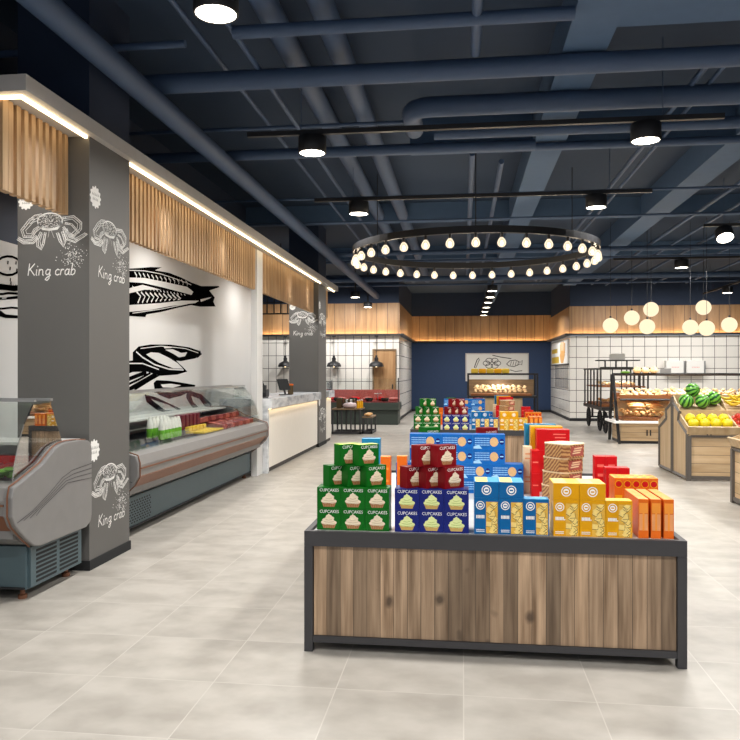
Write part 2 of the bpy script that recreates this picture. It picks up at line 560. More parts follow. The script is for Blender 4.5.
YL, YR, YB = 22.8, 23.4, 28.4          # back left wall, back right wall, recessed wall
XL, XR = -1.95, 3.25
sbox('floor', M['floor'], -10, -5, -.1, 12, 30, 0)
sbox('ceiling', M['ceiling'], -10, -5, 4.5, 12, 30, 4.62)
sbox('wall_left', M['navy'], -4.06, 2.2, 0, -3.93, 13.75, 4.5)
sbox('wall_outer_left', M['navy'], -9.6, 13.75, 0, -9.5, 30, 4.5)
sbox('wall_right', M['navy'], 10.5, -5, 0, 10.6, 30, 4.5)
sbox('wall_back_left', M['tile_l'], -9.5, YL, 0, XL, YL + .12, 2.62)
sbox('wall_recess_left', M['tile_ls'], XL - .12, YL + .121, 0, XL, YB, 2.62)
sbox('wall_back', M['blue'], XL - .12, YB + .001, 0, XR + .12, YB + .12, 2.62)
sbox('wall_recess_right', M['tile_rs'], XR, YR + .121, 0, XR + .12, YB, 2.6)
sbox('wall_back_right', M['tile_r'], XR, YR, 0, 10.49, YR + .12, 2.6)
# oak bulkhead above the tiles and the navy wall above it
n = 1
def trim(m, *b):
    global n
    o = sbox('trim_%d' % n, m, *b); n += 1; return o
trim(M['oak_band'], -9.5, YL - .02, 2.64, XL + .02, YL + .1, 3.62)
trim(M['oak_band_y'], XL - .1, YL + .101, 2.64, XL + .02, YB - .02, 3.62)
trim(M['oak_band'], XL - .1, YB - .02, 2.64, XR + .1, YB + .1, 3.62)
trim(M['oak_band_y'], XR - .02, YR + .101, 2.64, XR + .1, YB - .021, 3.51)
trim(M['oak_band'], XR - .02, YR - .02, 2.64, 10.49, YR + .1, 3.51)
trim(M['navy'], -9.5, YL, 3.621, XL, YL + .1, 4.499)
trim(M['navy'], XL - .1, YL + .101, 3.621, XL, YB - .001, 4.499)
trim(M['navy'], XL - .1, YB, 3.621, XR + .1, YB + .1, 4.499)
trim(M['navy'], XR, YR + .101, 3.511, XR + .1, YB - .001, 4.499)
trim(M['navy'], XR, YR, 3.511, 10.49, YR + .1, 4.499)
# dark ledge with cove light
LG = .16
def ledge(poly, z):
    return struct(MB().prism(poly, 2, z, z + .015).build('trim_ledge', M['black'], at=(0, 0, 0)))
def lip(x0, y0, x1, y1): return struct(MB().box(x0, y0, 2.6305, x1, y1, 2.672).build('trim_ledge', M['black'], at=(0, 0, 0)))
lip(-9.5, YL - LG, XL + LG, YL - LG + .015); lip(XL + LG - .015, YL - LG + .0155, XL + LG, YB - LG); lip(XL + LG + .0005, YB - LG, XR - LG - .0005, YB - LG + .015)
lip(XR - LG, YR - LG + .0155, XR - LG + .015, YB - LG); lip(XR - LG, YR - LG, 10.49, YR - LG + .015)
ledge([(-9.5, YL - LG), (XL + LG, YL - LG), (XL + LG, YB - LG), (XR - LG, YB - LG), (XR - LG, YR - LG), (10.49, YR - LG), (10.49, YR - .021),
       (XR - .021, YR - .021), (XR - .021, YB - .021), (XL + .021, YB - .021), (XL + .021, YL - .021), (-9.5, YL - .021)], 2.615)
for k, b in enumerate([(-9.4, YL - .10, -2.0, YL - .05), (XL + .05, YL, XL + .10, YB - .2), (XL + .2, YB - .10, XR - .2, YB - .05),
                       (XR - .10, YR, XR - .05, YB - .2), (XR, YR - .10, 10.4, YR - .05)]):
    o = MB().box(b[0], b[1], 2.631, b[2], b[3], 2.641).build('cove_light', M['led2'])
    tag(o, ['warm cove light strip on the ledge of the left tiled wall', 'warm cove light strip on the ledge left of the blue recess',
            'warm cove light strip on the ledge above the blue wall', 'warm cove light strip on the ledge right of the blue recess',
            'warm cove light strip on the ledge of the right tiled wall'][k], 'light strip')
for k, b in enumerate([(-9.5, YL - .012, XL, YL), (XL, YL - .012, XL + .012, YB), (XL + .012, YB - .012, XR - .012, YB), (XR - .012, YR - .012, XR, YB), (XR, YR - .012, 10.49, YR)]):
    sbox('baseboard_' + ['left', 'recess_left', 'back', 'recess_right', 'right'][k], M['black'], b[0], b[1], .001, b[2], b[3], .09)

# white art wall cladding on the left wall
sbox('wall_panel_low', M['white_wall'], -3.93, 2.2, 0, -3.9, 6.35, 2.62)
sbox('wall_panel_high', M['white_wall'], -3.93, 6.351, 0, -3.9, 13.75, 3.28)

# ------------------------------------------------------------------ ceiling structure
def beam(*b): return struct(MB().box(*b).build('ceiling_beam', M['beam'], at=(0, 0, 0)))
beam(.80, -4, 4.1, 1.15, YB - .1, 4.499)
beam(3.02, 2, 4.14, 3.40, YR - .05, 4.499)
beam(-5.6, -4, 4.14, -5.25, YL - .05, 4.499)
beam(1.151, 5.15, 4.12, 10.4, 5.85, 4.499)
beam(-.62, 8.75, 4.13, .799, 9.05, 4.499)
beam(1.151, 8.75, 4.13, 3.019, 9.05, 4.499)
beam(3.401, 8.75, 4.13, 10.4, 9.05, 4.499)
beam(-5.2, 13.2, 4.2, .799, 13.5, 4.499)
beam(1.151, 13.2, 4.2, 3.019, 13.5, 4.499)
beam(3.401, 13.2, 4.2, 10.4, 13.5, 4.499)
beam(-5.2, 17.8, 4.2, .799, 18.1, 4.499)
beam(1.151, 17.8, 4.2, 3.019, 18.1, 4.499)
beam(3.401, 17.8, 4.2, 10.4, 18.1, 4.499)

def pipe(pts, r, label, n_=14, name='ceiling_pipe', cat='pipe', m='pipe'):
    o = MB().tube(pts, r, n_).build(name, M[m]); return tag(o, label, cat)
pipe([(-2.60, -3, 3.8), (-2.60, 22.4, 3.8)], .095, 'thick round navy duct running above the edge of the slatted canopy', name='ceiling_duct', cat='duct')
pipe([(-1.48, -3, 4.28), (-1.48, 22.4, 4.28)], .10, 'round navy duct along the ceiling, left one of the side by side pair', name='ceiling_duct', cat='duct')
pipe([(-1.06, -3, 4.28), (-1.06, 22.4, 4.28)], .10, 'round navy duct along the ceiling, right one of the side by side pair', name='ceiling_duct', cat='duct')
pipe([(-3.8, 6.25, 4.02), (.3, 6.25, 4.02), (4, 6.25, 4.02), (10, 6.25, 4.02)], .085, 'long round navy duct crossing the ceiling in front of the elbow duct', name='ceiling_duct', cat='duct')
el = [(-.18, 8.0, 4.02), (-.46, 7.55, 4.02)]
el = [(-.50, 7.75, 4.02), (-.50, 7.30, 4.02)] + [(-.30 - .20 * math.cos(a), 7.30 - .20 * math.sin(a), 4.02) for a in [k * math.pi / 12 for k in range(1, 7)]] + [(10, 7.10, 4.02)]
pipe(el, .095, 'round navy duct with a bent elbow end crossing the ceiling', name='ceiling_duct', cat='duct')
pipe([(-1.72, 5.45, 4.06), (.6, 5.45, 4.06), (.79, 5.45, 4.06)], .05, 'round navy pipe crossing the ceiling behind the nearest downlight')
pipe([(-.3, 7.85, 4.0), (10, 7.85, 4.0)], .06, 'navy pipe crossing the ceiling right behind the elbow duct')
pipe([(-3.8, 7.8, 4.12), (-.6, 7.8, 4.12)], .02, 'thin navy conduit crossing the ceiling left of the elbow duct')
pipe([(-3.85, 5.72, 4.12), (-2.2, 5.72, 4.12)], .03, 'short navy pipe crossing above the dark pillar top')
pipe([(-3.85, 8.35, 4.0), (.79, 8.35, 4.0)], .06, 'navy pipe crossing the left ceiling just before the cross beam')
pipe([(-.6, 8.6, 4.05), (10, 8.6, 4.05)], .045, 'navy pipe running along the front of the first cross beam')
pipe([(-2.1, -2, 4.2), (-2.1, 20, 4.2)], .022, 'thin navy conduit along the ceiling, nearest to the canopy')
pipe([(-1.74, -2, 4.1), (-1.74, 20, 4.1)], .024, 'thin navy conduit along the ceiling beside the duct pair')
pipe([(.11, 8.9, 4.09), (.11, 21, 4.09)], .036, 'navy pipe along the ceiling above the left half of the ring lamp')
pipe([(.47, 9.3, 4.09), (.47, 21, 4.09)], .032, 'navy pipe along the ceiling above the middle of the ring lamp')
pipe([(.1, 3, 4.09), (.1, 6.1, 4.09)], .04, 'short navy pipe at the top between the cross ducts')
for x, z, r, l in ((2.05, 4.1, .028, 'thin navy conduit along the ceiling right of the wide beam'), (2.2, 4.1, .02, 'thinner navy conduit beside the conduit right of the wide beam'),
                   (3.75, 4.08, .03, 'navy conduit along the ceiling right of the far right beam'), (4.15, 4.05, .026, 'second navy conduit right of the far right beam'),
                   (4.75, 4.1, .03, 'third navy conduit right of the far right beam'), (5.5, 4.08, .03, 'fourth navy conduit right of the far right beam'),
                   (6.4, 4.08, .03, 'outermost navy conduit at the right of the ceiling')):
    pipe([(x, 6.5 if x < 3 else 9.1, z), (x, 22.5, z)], r, l, 8)
pipe([(-9, 10.5, 3.98), (10, 10.5, 3.98)], .018, 'thin navy conduit crossing the ceiling above the ring lamp', 8)
pipe([(-9, 12.2, 3.98), (10, 12.2, 3.98)], .02, 'thin navy conduit crossing the ceiling behind the ring lamp', 8)
pipe([(-9, 15.6, 4.0), (10, 15.6, 4.0)], .05, 'navy pipe crossing the ceiling midway to the back wall')
pipe([(-9, 16.8, 4.0), (10, 16.8, 4.0)], .03, 'slimmer navy pipe crossing the ceiling midway to the back wall')
pipe([(-9, 19.6, 3.95), (10, 19.6, 3.95)], .07, 'thick navy pipe crossing the ceiling close to the back wall')
pipe([(-9, 21.0, 3.95), (10, 21.0, 3.95)], .03, 'navy pipe crossing the ceiling closest to the back wall')

# ------------------------------------------------------------------ tracks, spots, lights
ZT = 3.75
def track(a, b, label, z=ZT):
    t = thing('ceiling_track', ((a[0] + b[0]) / 2, (a[1] + b[1]) / 2, z), label, 'light track')
    mb = MB()
    d = .024
    if abs(a[1] - b[1]) < .01: mb.box(a[0], a[1] - d, z, b[0], a[1] + d, z + .045)
    else: mb.box(a[0] - d, a[1], z, a[0] + d, b[1], z + .045)
    mb.build('rail', M['black'], t)
    for f in (.12, .88):
        p = (a[0] + (b[0] - a[0]) * f, a[1] + (b[1] - a[1]) * f)
        MB().tube([(p[0], p[1], z + .045), (p[0], p[1], 4.5)], .004, 6).build('suspension_rod', M['pipe'], t)
track((-2.05, 6.95), (2.3, 6.95), 'black light track crossing the ceiling, the nearest one')
track((-1.95, 9.7), (2.35, 9.7), 'black light track crossing the ceiling just before the ring lamp')
track((3.7, 12.1), (6.2, 12.1), 'black light track at the upper right of the ceiling')
track((3.0, 15.5), (8.2, 15.5), 'black light track crossing above the globe lamps')
track((6.9, 17.0), (6.9, 22.6), 'black light track running back at the far right')
track((.75, 18.9), (.75, 28.2), 'black light track running back towards the blue wall')

def make_spot(name, label, loc, tilt=0, lens_r=.118):
    t = thing(name, loc, label, 'downlight')
    MB().lathe([(.012, .175), (.012, .155), (.128, .155), (.132, .15), (.132, .004), (.128, 0), (.119, .0), (.118, .012)], 24).build('lamp_body', M['black'], t, at=(0, 0, 0))
    MB().lathe([(0, .004), (lens_r, .004)], 24).build('lens', M['lens'], t, at=(0, 0, 0))
    return t
spots = [((-1.42, 6.95), 'round black downlight on the nearest track, left one'), ((1.63, 6.95), 'round black downlight on the nearest track, right one'),
         ((-1.36, 9.7), 'round black downlight on the second track, left one'), ((1.67, 9.7), 'round black downlight on the second track, right one')]
s0 = None
for (x, y), l in spots:
    if s0 is None:
        s0 = make_spot('downlight', l, (x, y, ZT - .175)); ST = tree_of(s0)
    else: dup(ST, (x, y, ZT - .175), label=l)
dup(ST, (-1.43, 4.20, 3.585), label='large bright downlight at the top edge of the ceiling, nearest of all')
MB().tube([(-1.43, 4.20, 3.76), (-1.43, 4.20, 4.5)], .02, 8).build('stem', M['black'], [o for o in bpy.data.objects if o.get('label', '').startswith('large bright down')][0], at=(-1.43, 4.2, 3.585))
dup(ST, (4.02, 12.1, ZT - .18), label='tilted spotlight on the upper right track, its lens shining at the viewer', rot=(R(-32), 0, 0))
dup(ST, (4.32, 15.5, ZT - .175), label='black downlight on the track above the globe lamps')
dup(ST, (6.9, 20.6, ZT - .175), label='black downlight on the far right track')
for k, y in enumerate((19.4, 21.0, 22.6, 24.3, 26.0, 27.7)):
    dup(ST, (.75, y, ZT - .175), label='black downlight on the track towards the blue wall, %s in the line' % (['first', 'second', 'third', 'fourth', 'fifth', 'last'][k]))
dup(ST, (-2.9, 20.0, ZT - .23), label='downlight above the green meat counter, the one nearer the canopy')
dup(ST, (-2.85, 22.3, ZT - .30), label='downlight against the oak cladding above the green meat counter')
for o in [o for o in bpy.data.objects if o.get('label', '').startswith(('downlight above the green', 'downlight against the oak'))]:
    MB().tube([(0, 0, .17), (0, 0, 4.5 - o.location.z)], .02, 8).build('stem', M['black'], o, at=(0, 0, 0))

def area(name, x, y, z, e, size=.3, col=(1, .985, .96), spread=160, rot=(0, 0, 0)):
    l = bpy.data.lights.new(name, 'AREA'); l.shape = 'DISK'; l.size = size; l.energy = e; l.color = col; l.spread = R(spread)
    o = bpy.data.objects.new(name, l); COL.objects.link(o); o.location = (x, y, z); o.rotation_euler = rot
    return o
EL = 64
for x in (-1.42, 1.63): area('downlight_and_fill', x, 6.95, 3.55, EL)
for x in (-1.36, 1.67): area('downlight_and_fill', x, 9.7, 3.55, EL)
area('downlight_and_fill', -1.43, 4.20, 3.56, EL)
area('downlight_and_fill', 1.63, 4.18, 3.56, EL)
for x in (-1.5, 1.63, 4.5): area('downlight_and_fill', x, 1.4, 3.56, EL)
for x in (-1.5, 1.63): area('downlight_and_fill', x, -1.4, 3.56, EL)
for y in (6.95, 9.7): area('downlight_and_fill', 4.8, y, 3.55, EL)
area('downlight_and_fill', 4.02, 12.1, 3.5, EL); area('downlight_and_fill', 6.9, 12.6, 3.5, EL)
for x in (-1.4, 1.6, 4.32, 7.2): area('downlight_and_fill', x, 15.3, 3.55, EL)  # the aisle pair has no fixtures, extra light for evenness
for x in (-2.9, 0.3, 4.4, 7.6): area('downlight_and_fill', x, 19.7, 3.5, EL * 1.1)  # those away from a downlight are extra light without a fixture
for x in (-5.2, -3.6, -2.3, 4.4, 6.0, 7.6): area('wall_fill', x, 21.4, 3.5, EL * .48, rot=(R(28), 0, 0))  # fill lights without fixtures, added to brighten the back walls
for x in (-.6, .75, 2.2): area('downlight_and_fill', x, 25.2, 3.55, EL * .8)  # only the middle one follows the track, the sides have no fixture
# unseen lights without fixtures under the canopy, for the cases and counter
for y in (7.0, 8.8, 12.4, 13.9): area('under_canopy_fill', -3.25, y, 3.2, 17, .25)
area('under_canopy_fill', -3.3, 4.75, 3.2, 8, .25)

# ------------------------------------------------------------------ ring chandelier
RC, RX, RY, RZ = (.15, 10.45), 1.66, 1.52, 3.15
t = thing('ring_chandelier', (RC[0], RC[1], RZ), 'big black ring lamp studded with glowing bare bulbs', 'chandelier')
mb = MB(); N = 72
prof = [(-.03, 0), (.03, 0), (.03, .085), (.018, .085), (.018, .012), (-.018, .012), (-.018, .085), (-.03, .085)]
for j in range(N):
    a = 2 * math.pi * j / N
    for dr, z in prof: mb.v.append((RC[0] + (RX + dr) * math.cos(a), RC[1] + (RY + dr) * math.sin(a), RZ + z))
K = len(prof)
for j in range(N):
    for k in range(K):
        j2, k2 = (j + 1) % N, (k + 1) % K
        mb.f.append((j * K + k, j * K + k2, j2 * K + k2, j2 * K + k)); mb.m.append(0); mb.sm.append(False)
mb.build('ring', M['black'], t)
for a in (30, 150, 270):
    x, y = RC[0] + RX * math.cos(R(a)), RC[1] + RY * math.sin(R(a))
    MB().tube([(x, y, RZ + .08), (x, y, 4.5)], .006, 6).build('suspension_cable', M['black'], t)
b0 = None
for j in range(34):
    a = 2 * math.pi * (j + .5) / 34
    p = (RX * math.cos(a), RY * math.sin(a), 0)
    if b0 is None:
        sock = MB().lathe([(.016, 0), (.018, -.045), (.014, -.055)], 12).mesh('socket', M['black'])
        bulb = MB().lathe([(.016, -.052), (.030, -.066), (.046, -.092), (.052, -.117), (.047, -.142), (.030, -.162), (.001, -.170)], 16).mesh('bulb', M['bulbglass'])
        fil = MB().ball((0, 0, -.122), (.016, .016, .030), 10).mesh('filament', M['filament']); b0 = 1
    s_ = link('socket', sock, t, p); b_ = link('bulb', bulb, s_); link('filament', fil, b_)
for a in range(0, 360, 45):
    l = bpy.data.lights.new('ring_bulb_light', 'POINT'); l.energy = 9; l.color = (1, .84, .62); l.shadow_soft_size = .05
    o = bpy.data.objects.new('ring_bulb_light', l); COL.objects.link(o); o.location = (RC[0] + RX * math.cos(R(a + 5.6)), RC[1] + RY * math.sin(R(a + 5.6)), RZ - .21)

# ------------------------------------------------------------------ opal globes over the bread rack
GL = [((2.95, 2.439), 'lowest left opal globe lamp of the left cluster'), ((3.364, 2.587), 'second opal globe lamp from the left'),
      ((3.736, 2.754), 'highest opal globe lamp of the left cluster'), ((3.662, 2.41), 'opal globe lamp below the highest of the left cluster'),
      ((4.739, 2.779), 'highest opal globe lamp of the right cluster'), ((4.488, 2.391), 'left opal globe lamp of the right cluster'),
      ((4.798, 2.369), 'opal globe lamp right under the highest of the right cluster'), ((5.226, 2.433), 'rightmost opal globe lamp')]
g0 = MB().ball((0, 0, 0), .150, 28).mesh('globe', M['globe'])
cap = MB().lathe([(.004, .19), (.02, .185), (.02, .145)], 10).mesh('cap', M['black'])
for k, ((x, z), l) in enumerate(GL):
    y = 15.5 + (-.1, .1, .3, -.15, .35, 0, -.35, .1)[k]; x *= y / 15.5; z = EYE + (z - EYE) * y / 15.5
    t = thing('globe_lamp', (x, y, z), l, 'globe lamp')
    link('globe', g0, t); link('cap', cap, t)
    MB().tube([(0, 0, .185), (0, 0, 4.5 - z)], .004, 5).build('cord', M['black'], t, at=(0, 0, 0))
    if k in (1, 3, 4, 7):
        lt = bpy.data.lights.new('globe_light', 'POINT'); lt.energy = 22; lt.color = (1, .86, .66); lt.shadow_soft_size = .15
        o = bpy.data.objects.new('globe_light', lt); COL.objects.link(o); o.location = (x, y, z - .32)

# ================================================================== LEFT SIDE
# ------------------------------------------------------------------ crab drawing (unit square, v up)
def U(x, y): return (x / 435.0, (440 - y) / 260.0)
CRAB = [  # (points, width)
    ([(130, 215), (80, 232), (28, 302), (42, 348), (92, 350), (112, 312), (150, 282)], 11),
    ([(140, 235), (100, 250), (52, 305), (60, 328), (88, 328), (104, 296), (150, 268)], 6),
    ([(155, 200), (110, 208), (82, 232)], 9), ([(160, 212), (120, 222), (78, 262)], 6),
    ([(0, 362), (38, 392), (100, 392), (128, 358), (120, 345), (90, 372), (44, 376), (4, 352)], 8),
    ([(150, 318), (126, 372), (128, 415), (148, 436), (164, 398), (176, 322)], 9), ([(158, 330), (142, 380), (150, 420)], 6),
    ([(250, 326), (268, 384), (290, 420), (300, 384), (282, 318)], 9), ([(262, 330), (282, 395)], 6),
    ([(282, 228), (352, 218), (398, 262), (396, 304), (352, 352), (330, 345)], 10),
    ([(290, 244), (344, 236), (378, 270), (374, 300), (342, 332)], 6),
    ([(298, 262), (340, 272), (384, 330), (350, 346), (318, 330), (288, 286)], 8),
    ([(290, 300), (312, 372), (360, 392), (435, 338), (425, 336), (366, 372), (328, 356), (306, 300)], 8),
    ([(200, 312), (193, 356)], 3), ([(214, 312), (232, 362)], 3),
]
def ell(cx, cy, rx, ry, n_=22): return [(cx + rx * math.cos(2 * math.pi * j / n_), cy + ry * math.sin(2 * math.pi * j / n_)) for j in range(n_ + 1)]
def crab(mb, mp, ox, oy, w, h):
    """lower left corner (ox, oy), size w x h"""
    q = lambda p: (ox + U(*p)[0] * w, oy + U(*p)[1] * h)
    k = math.sqrt(w * h / 435 / 260)
    rn2 = random.Random(9)
    for pts, wd in CRAB:
        if wd < 7: mb.stroke([q(p) for p in pts], wd * .6 * k, mp); continue
        n_ = len(pts); off = []
        for i in range(n_):
            a = Vector(pts[max(i - 1, 0)]); b = Vector(pts[min(i + 1, n_ - 1)]); t_ = (b - a).normalized(); off.append(Vector((-t_.y, t_.x)))
        for sg in (-1, 1): mb.stroke([q(Vector(p) + o_ * sg * wd * .62) for p, o_ in zip(pts, off)], 4.2 * k, mp)
        for i in range(n_ - 1):      # hatching between the two outlines
            a, b = Vector(pts[i]), Vector(pts[i + 1]); m_ = max(2, int((b - a).length / 7))
            for j in range(m_):
                c = a.lerp(b, (j + rn2.random()) / m_); o_ = off[i]
                mb.stroke([q(c - o_ * wd * .5 * rn2.random()), q(c + o_ * wd * .5 * rn2.random() + Vector((2, 1)))], 2.6 * k, mp)
    mb.stroke([q(p) for p in ell(205, 245, 78, 54)], 8 * k, mp)
    mb.stroke([q(p) for p in ((130, 262), (160, 300), (205, 306), (250, 300), (280, 262))], 10 * k, mp)
    rnd = random.Random(4)
    for _ in range(210):
        a, r_ = rnd.random() * 6.283, math.sqrt(rnd.random())
        x, y = 205 + 74 * r_ * math.cos(a), 246 + 50 * r_ * math.sin(a)
        d = rnd.uniform(3, 8); an = rnd.random() * 3.14
        mb.stroke([q((x, y)), q((x + d * math.cos(an), y + d * math.sin(an)))], 3.2 * k, mp)
    for _ in range(150):   # spray of dots below
        x = rnd.gauss(345, 36); y = rnd.gauss(490, 42); d = rnd.uniform(2, 6)
        mb.stroke([q((x, y)), q((x + d, y + d * .7))], d * .9 * k, mp)

def script(mb, mp, ox, oy, w, h):
    """the words King crab as brush strokes, cap height h, width w"""
    arc = lambda pts: pts
    G = [
        (0.0, [[(0, 0), (.02, 1)], [(.02, .42), (.34, 1.0)], [(.10, .52), (.40, .0)]]),
        (.50, [[(0, .5), (-.01, .05), (.06, 0)], [(.02, .72), (.05, .78)]]),
        (.66, [[(0, 0), (.0, .52)], [(0, .36), (.1, .5), (.2, .46), (.23, .3), (.23, .05), (.3, 0)]]),
        (1.06, [[(.25, .44), (.12, .5), (.02, .36), (.02, .15), (.1, .04), (.2, .1), (.26, .3)], [(.27, .5), (.25, -.28), (.14, -.44), (.02, -.36), (.1, -.2), (.34, .02)]]),
        (1.66, [[(.24, .42), (.12, .5), (.01, .34), (.02, .1), (.12, 0), (.26, .08)]]),
        (1.98, [[(0, 0), (.02, .5)], [(.02, .34), (.1, .48), (.2, .46)]]),
        (2.24, [[(.24, .44), (.12, .5), (.01, .34), (.02, .1), (.1, 0), (.2, .1), (.24, .4)], [(.25, .5), (.24, .05), (.31, 0)]]),
        (2.62, [[(0, .02), (.04, 1)], [(.02, .38), (.14, .5), (.24, .38), (.22, .12), (.1, 0), (0, .05)]]),
    ]
    sx = w / 2.9
    for x0, sts in G:
        for st in sts:
            mb.stroke([(ox + (x0 + u + v * .08) * sx, oy + v * h) for u, v in st], .085 * h, mp)
            mb.stroke([(ox + (x0 + u + v * .08) * sx, oy + v * h + .03 * h) for u, v in st], .06 * h, mp, lift=.0003)

def badge(mb, mp, c, r):
    mb.disc(c, r, mp, 0, n=18)
    for k in range(12):
        a = k * math.pi / 6; mb.disc((c[0] + r * math.cos(a), c[1] + r * math.sin(a)), r * .17, mp, 0, .0002, 8)
    for dv, pat in ((.28, 5), (-.2, 4)):     # two rows of small grey letters-like marks
        for k in range(pat):
            u = c[0] + (k - (pat - 1) / 2) * r * .3
            mb.stroke([(u - r * .08, c[1] + dv * r - r * .14), (u, c[1] + dv * r + r * .16), (u + r * .09, c[1] + dv * r - r * .12)], r * .07, mp, 1, .0006)

def pillar(label, x0, x1, y0, y1, zc, low):
    t = thing('pillar', ((x0 + x1) / 2, (y0 + y1) / 2, 0), label, 'pillar')
    MB().box(x0, y0, 0.0, x1, y1, zc).build('shaft', M['grey'], t)
    MB().box(x0, y0, zc + .001, x1, y1, 4.499).build('navy_upper_shaft', M['navy'], t)
    MB().box(x0 - .01, y0 - .01, .001, x1 + .01, y1 + .01, .075).build('baseboard', M['dark'], t)
    fr = lambda u, v, l: (u, y0 - .003 - l, v)
    sd = lambda u, v, l: (x1 + .003 + l, u, v)
    mats = [M['chalk'], M['grey']]
    w = x1 - x0; d = y1 - y0
    a = MB(); crab(a, fr, x0 + .0 * w, 2.43, w * .97, .29); a.build('crab_drawing', mats, t)
    a = MB(); script(a, fr, x0 + .15 * w, 2.235, w * .66, .09); a.build('lettering', mats, t)
    a = MB(); badge(a, fr, (x0 + .12 * w, 2.80), .055); a.build('badge', mats, t)
    a = MB(); crab(a, sd, y0 + .02, 2.43, d * .94, .28); a.build('crab_drawing', mats, t)
    a = MB(); script(a, sd, y0 + .2 * d, 2.235, d * .66, .09); a.build('lettering', mats, t)
    a = MB(); badge(a, sd, (y0 + .13 * d, 2.84), .075); a.build('badge', mats, t)
    if low:
        a = MB(); crab(a, sd, y0 + .03, .49, d * .92, .29); a.build('crab_drawing', mats, t)
        a = MB(); script(a, sd, y0 + .2 * d, .30, d * .66, .09); a.build('lettering', mats, t)
        a = MB(); badge(a, sd, (y0 + .10 * d, .90), .075); a.build('badge', mats, t)
    return t
pillar('near anthracite pillar with white king crab drawings beside the glass case', -3.38, -2.80, 5.32, 6.0, 3.28, True)
pillar('far anthracite pillar with a king crab drawing at the end of the counter', -3.46, -2.86, 14.62, 15.45, 3.28, True)

# ------------------------------------------------------------------ canopy with oak slats
t = thing('slatted_canopy', (-3.3, 10.3, 3.28), 'long grey canopy with hanging oak slats and a light strip above the cases', 'canopy')
cx0, cx1, cy0, cy1 = -3.89, -2.74, 4.40, 16.25
MB().box(cx0, cy0, 3.281, cx1, cy1, 3.385).build('canopy_slab', M['fascia'], t)
m_ = MB().box(cx1 - .09, cy0 + .07, 3.262, cx1 - .07, 5.31, 3.2805).box(cx0, cy0 + .07, 3.262, cx1 - .09, cy0 + .09, 3.2805)
m_.build('led_strip', M['led'], t)
MB().box(cx1 - .09, 6.01, 3.262, cx1 - .07, 14.6, 3.2805).build('led_strip', M['led'], t)
MB().box(cx1 - .09, 15.47, 3.262, cx1 - .07, cy1 - .07, 3.2805).build('led_strip', M['led'], t)
SX = -2.95
def slats(ya, yb):
    m_ = MB(); y = ya
    while y + .05 <= yb + .001:
        m_.box(SX - .055, y, 2.68, SX, y + .046, 3.279); y += .086
    m_.box(SX - .045, ya, 2.72, SX - .025, yb, 2.75); m_.box(SX - .045, ya, 3.2, SX - .025, yb, 3.23)
    return m_.build('slat_panel', M['slat'], t)
slats(4.55, 5.31); slats(6.03, 10.38); slats(10.74, 14.6); slats(15.48, 16.15)
m_ = MB(); x = -2.95
while x > cx0 + .06:
    m_.box(x - .052, 4.48, 2.68, x, 4.545, 3.279); x -= .086
m_.box(-3.88, 4.50, 2.72, -2.96, 4.52, 2.75)
m_.build('slat_panel', M['slat_x'], t)
# white post
t = MB().box(-3.02, 10.40, .001, -2.93, 10.70, 3.2615).build('post', M['white_wall'], bevel=.004)
tag(t, 'slim white post between the meat case and the counter', 'post')

# ------------------------------------------------------------------ black fish and shellfish drawings on the white wall
XW = -3.897
def wm(px, py, lift=0):
    y, z = on_x(px, py, -3.9); return (XW + lift, y, z)
def art(name, label, fills, whites, strokes, wstrokes, crop):
    c0x, c0y, s = crop
    q = lambda p: on_x(c0x + p[0] / s, c0y + p[1] / s, -3.9)
    mp = lambda u, v, l: (XW + l, u, v)
    mb = MB()
    for f in fills: mb.fill([q(p) for p in f], mp, 0)
    for st, w in strokes: mb.stroke([q(p) for p in st], w, mp, 0, .0004)
    for f in whites: mb.fill([q(p) for p in f], mp, 1, .0012)
    for st, w in wstrokes: mb.stroke([q(p) for p in st], w, mp, 1, .0018)
    o = mb.build(name, [M['ink'], M['white_wall']]); return tag(o, label, 'drawing')
C1 = (120, 250, 4.936)
fish = [(-40, 120), (0, 98), (35, 92), (110, 88), (150, 84), (205, 86), (172, 100), (240, 112), (300, 135), (350, 160), (400, 178), (485, 178), (491, 183), (440, 200),
        (467, 234), (460, 255), (471, 279), (395, 280), (350, 272), (280, 286), (200, 306), (130, 318), (124, 331), (35, 325), (-20, 318), (-60, 230)]
wh = [[(40, 136), (120, 138), (220, 158), (330, 182), (360, 206), (352, 222), (300, 208), (200, 182), (110, 162), (40, 158)],
      [(40, 190), (110, 172), (200, 196), (120, 196), (44, 214)],
      [(40, 272), (110, 268), (200, 262), (300, 250), (390, 250), (370, 262), (250, 276), (150, 296), (40, 306)],
      [(395, 244), (450, 232), (440, 240), (398, 256)]]
ws = []
for k in range(13):
    x = 70 + k * 21; ws.append(([(x, 108 + k * 3.6), (x + 10, 126 + k * 3.2), (x + 8, 140 + k * 2.9)], .020))
for k in range(10):
    x = 80 + k * 22; ws.append(([(x, 206 + k * 1.6), (x + 20, 228 + k * 1.4), (x + 6, 262 - k * 2)], .026))
for k in range(16):
    x = 60 + k * 17; ws.append(([(x, 178 + k * 2.6), (x + 6, 186 + k * 2.6)], .014))
ws.append(([(40, 100), (120, 103), (200, 118), (290, 148), (350, 172)], .010))
ws.append(([(60, 312), (200, 292), (330, 266)], .010))
art('fish_drawing', 'black inked fish on the white wall, above the shellfish', [fish], wh, [], ws, C1)
clam = [(35, 548), (62, 545), (62, 505), (90, 476), (150, 466), (250, 467), (340, 480), (392, 498), (401, 514), (372, 535), (300, 549), (276, 546), (310, 578), (331, 600), (282, 615), (200, 621), (130, 600), (62, 602), (35, 612), (0, 612), (0, 548)]
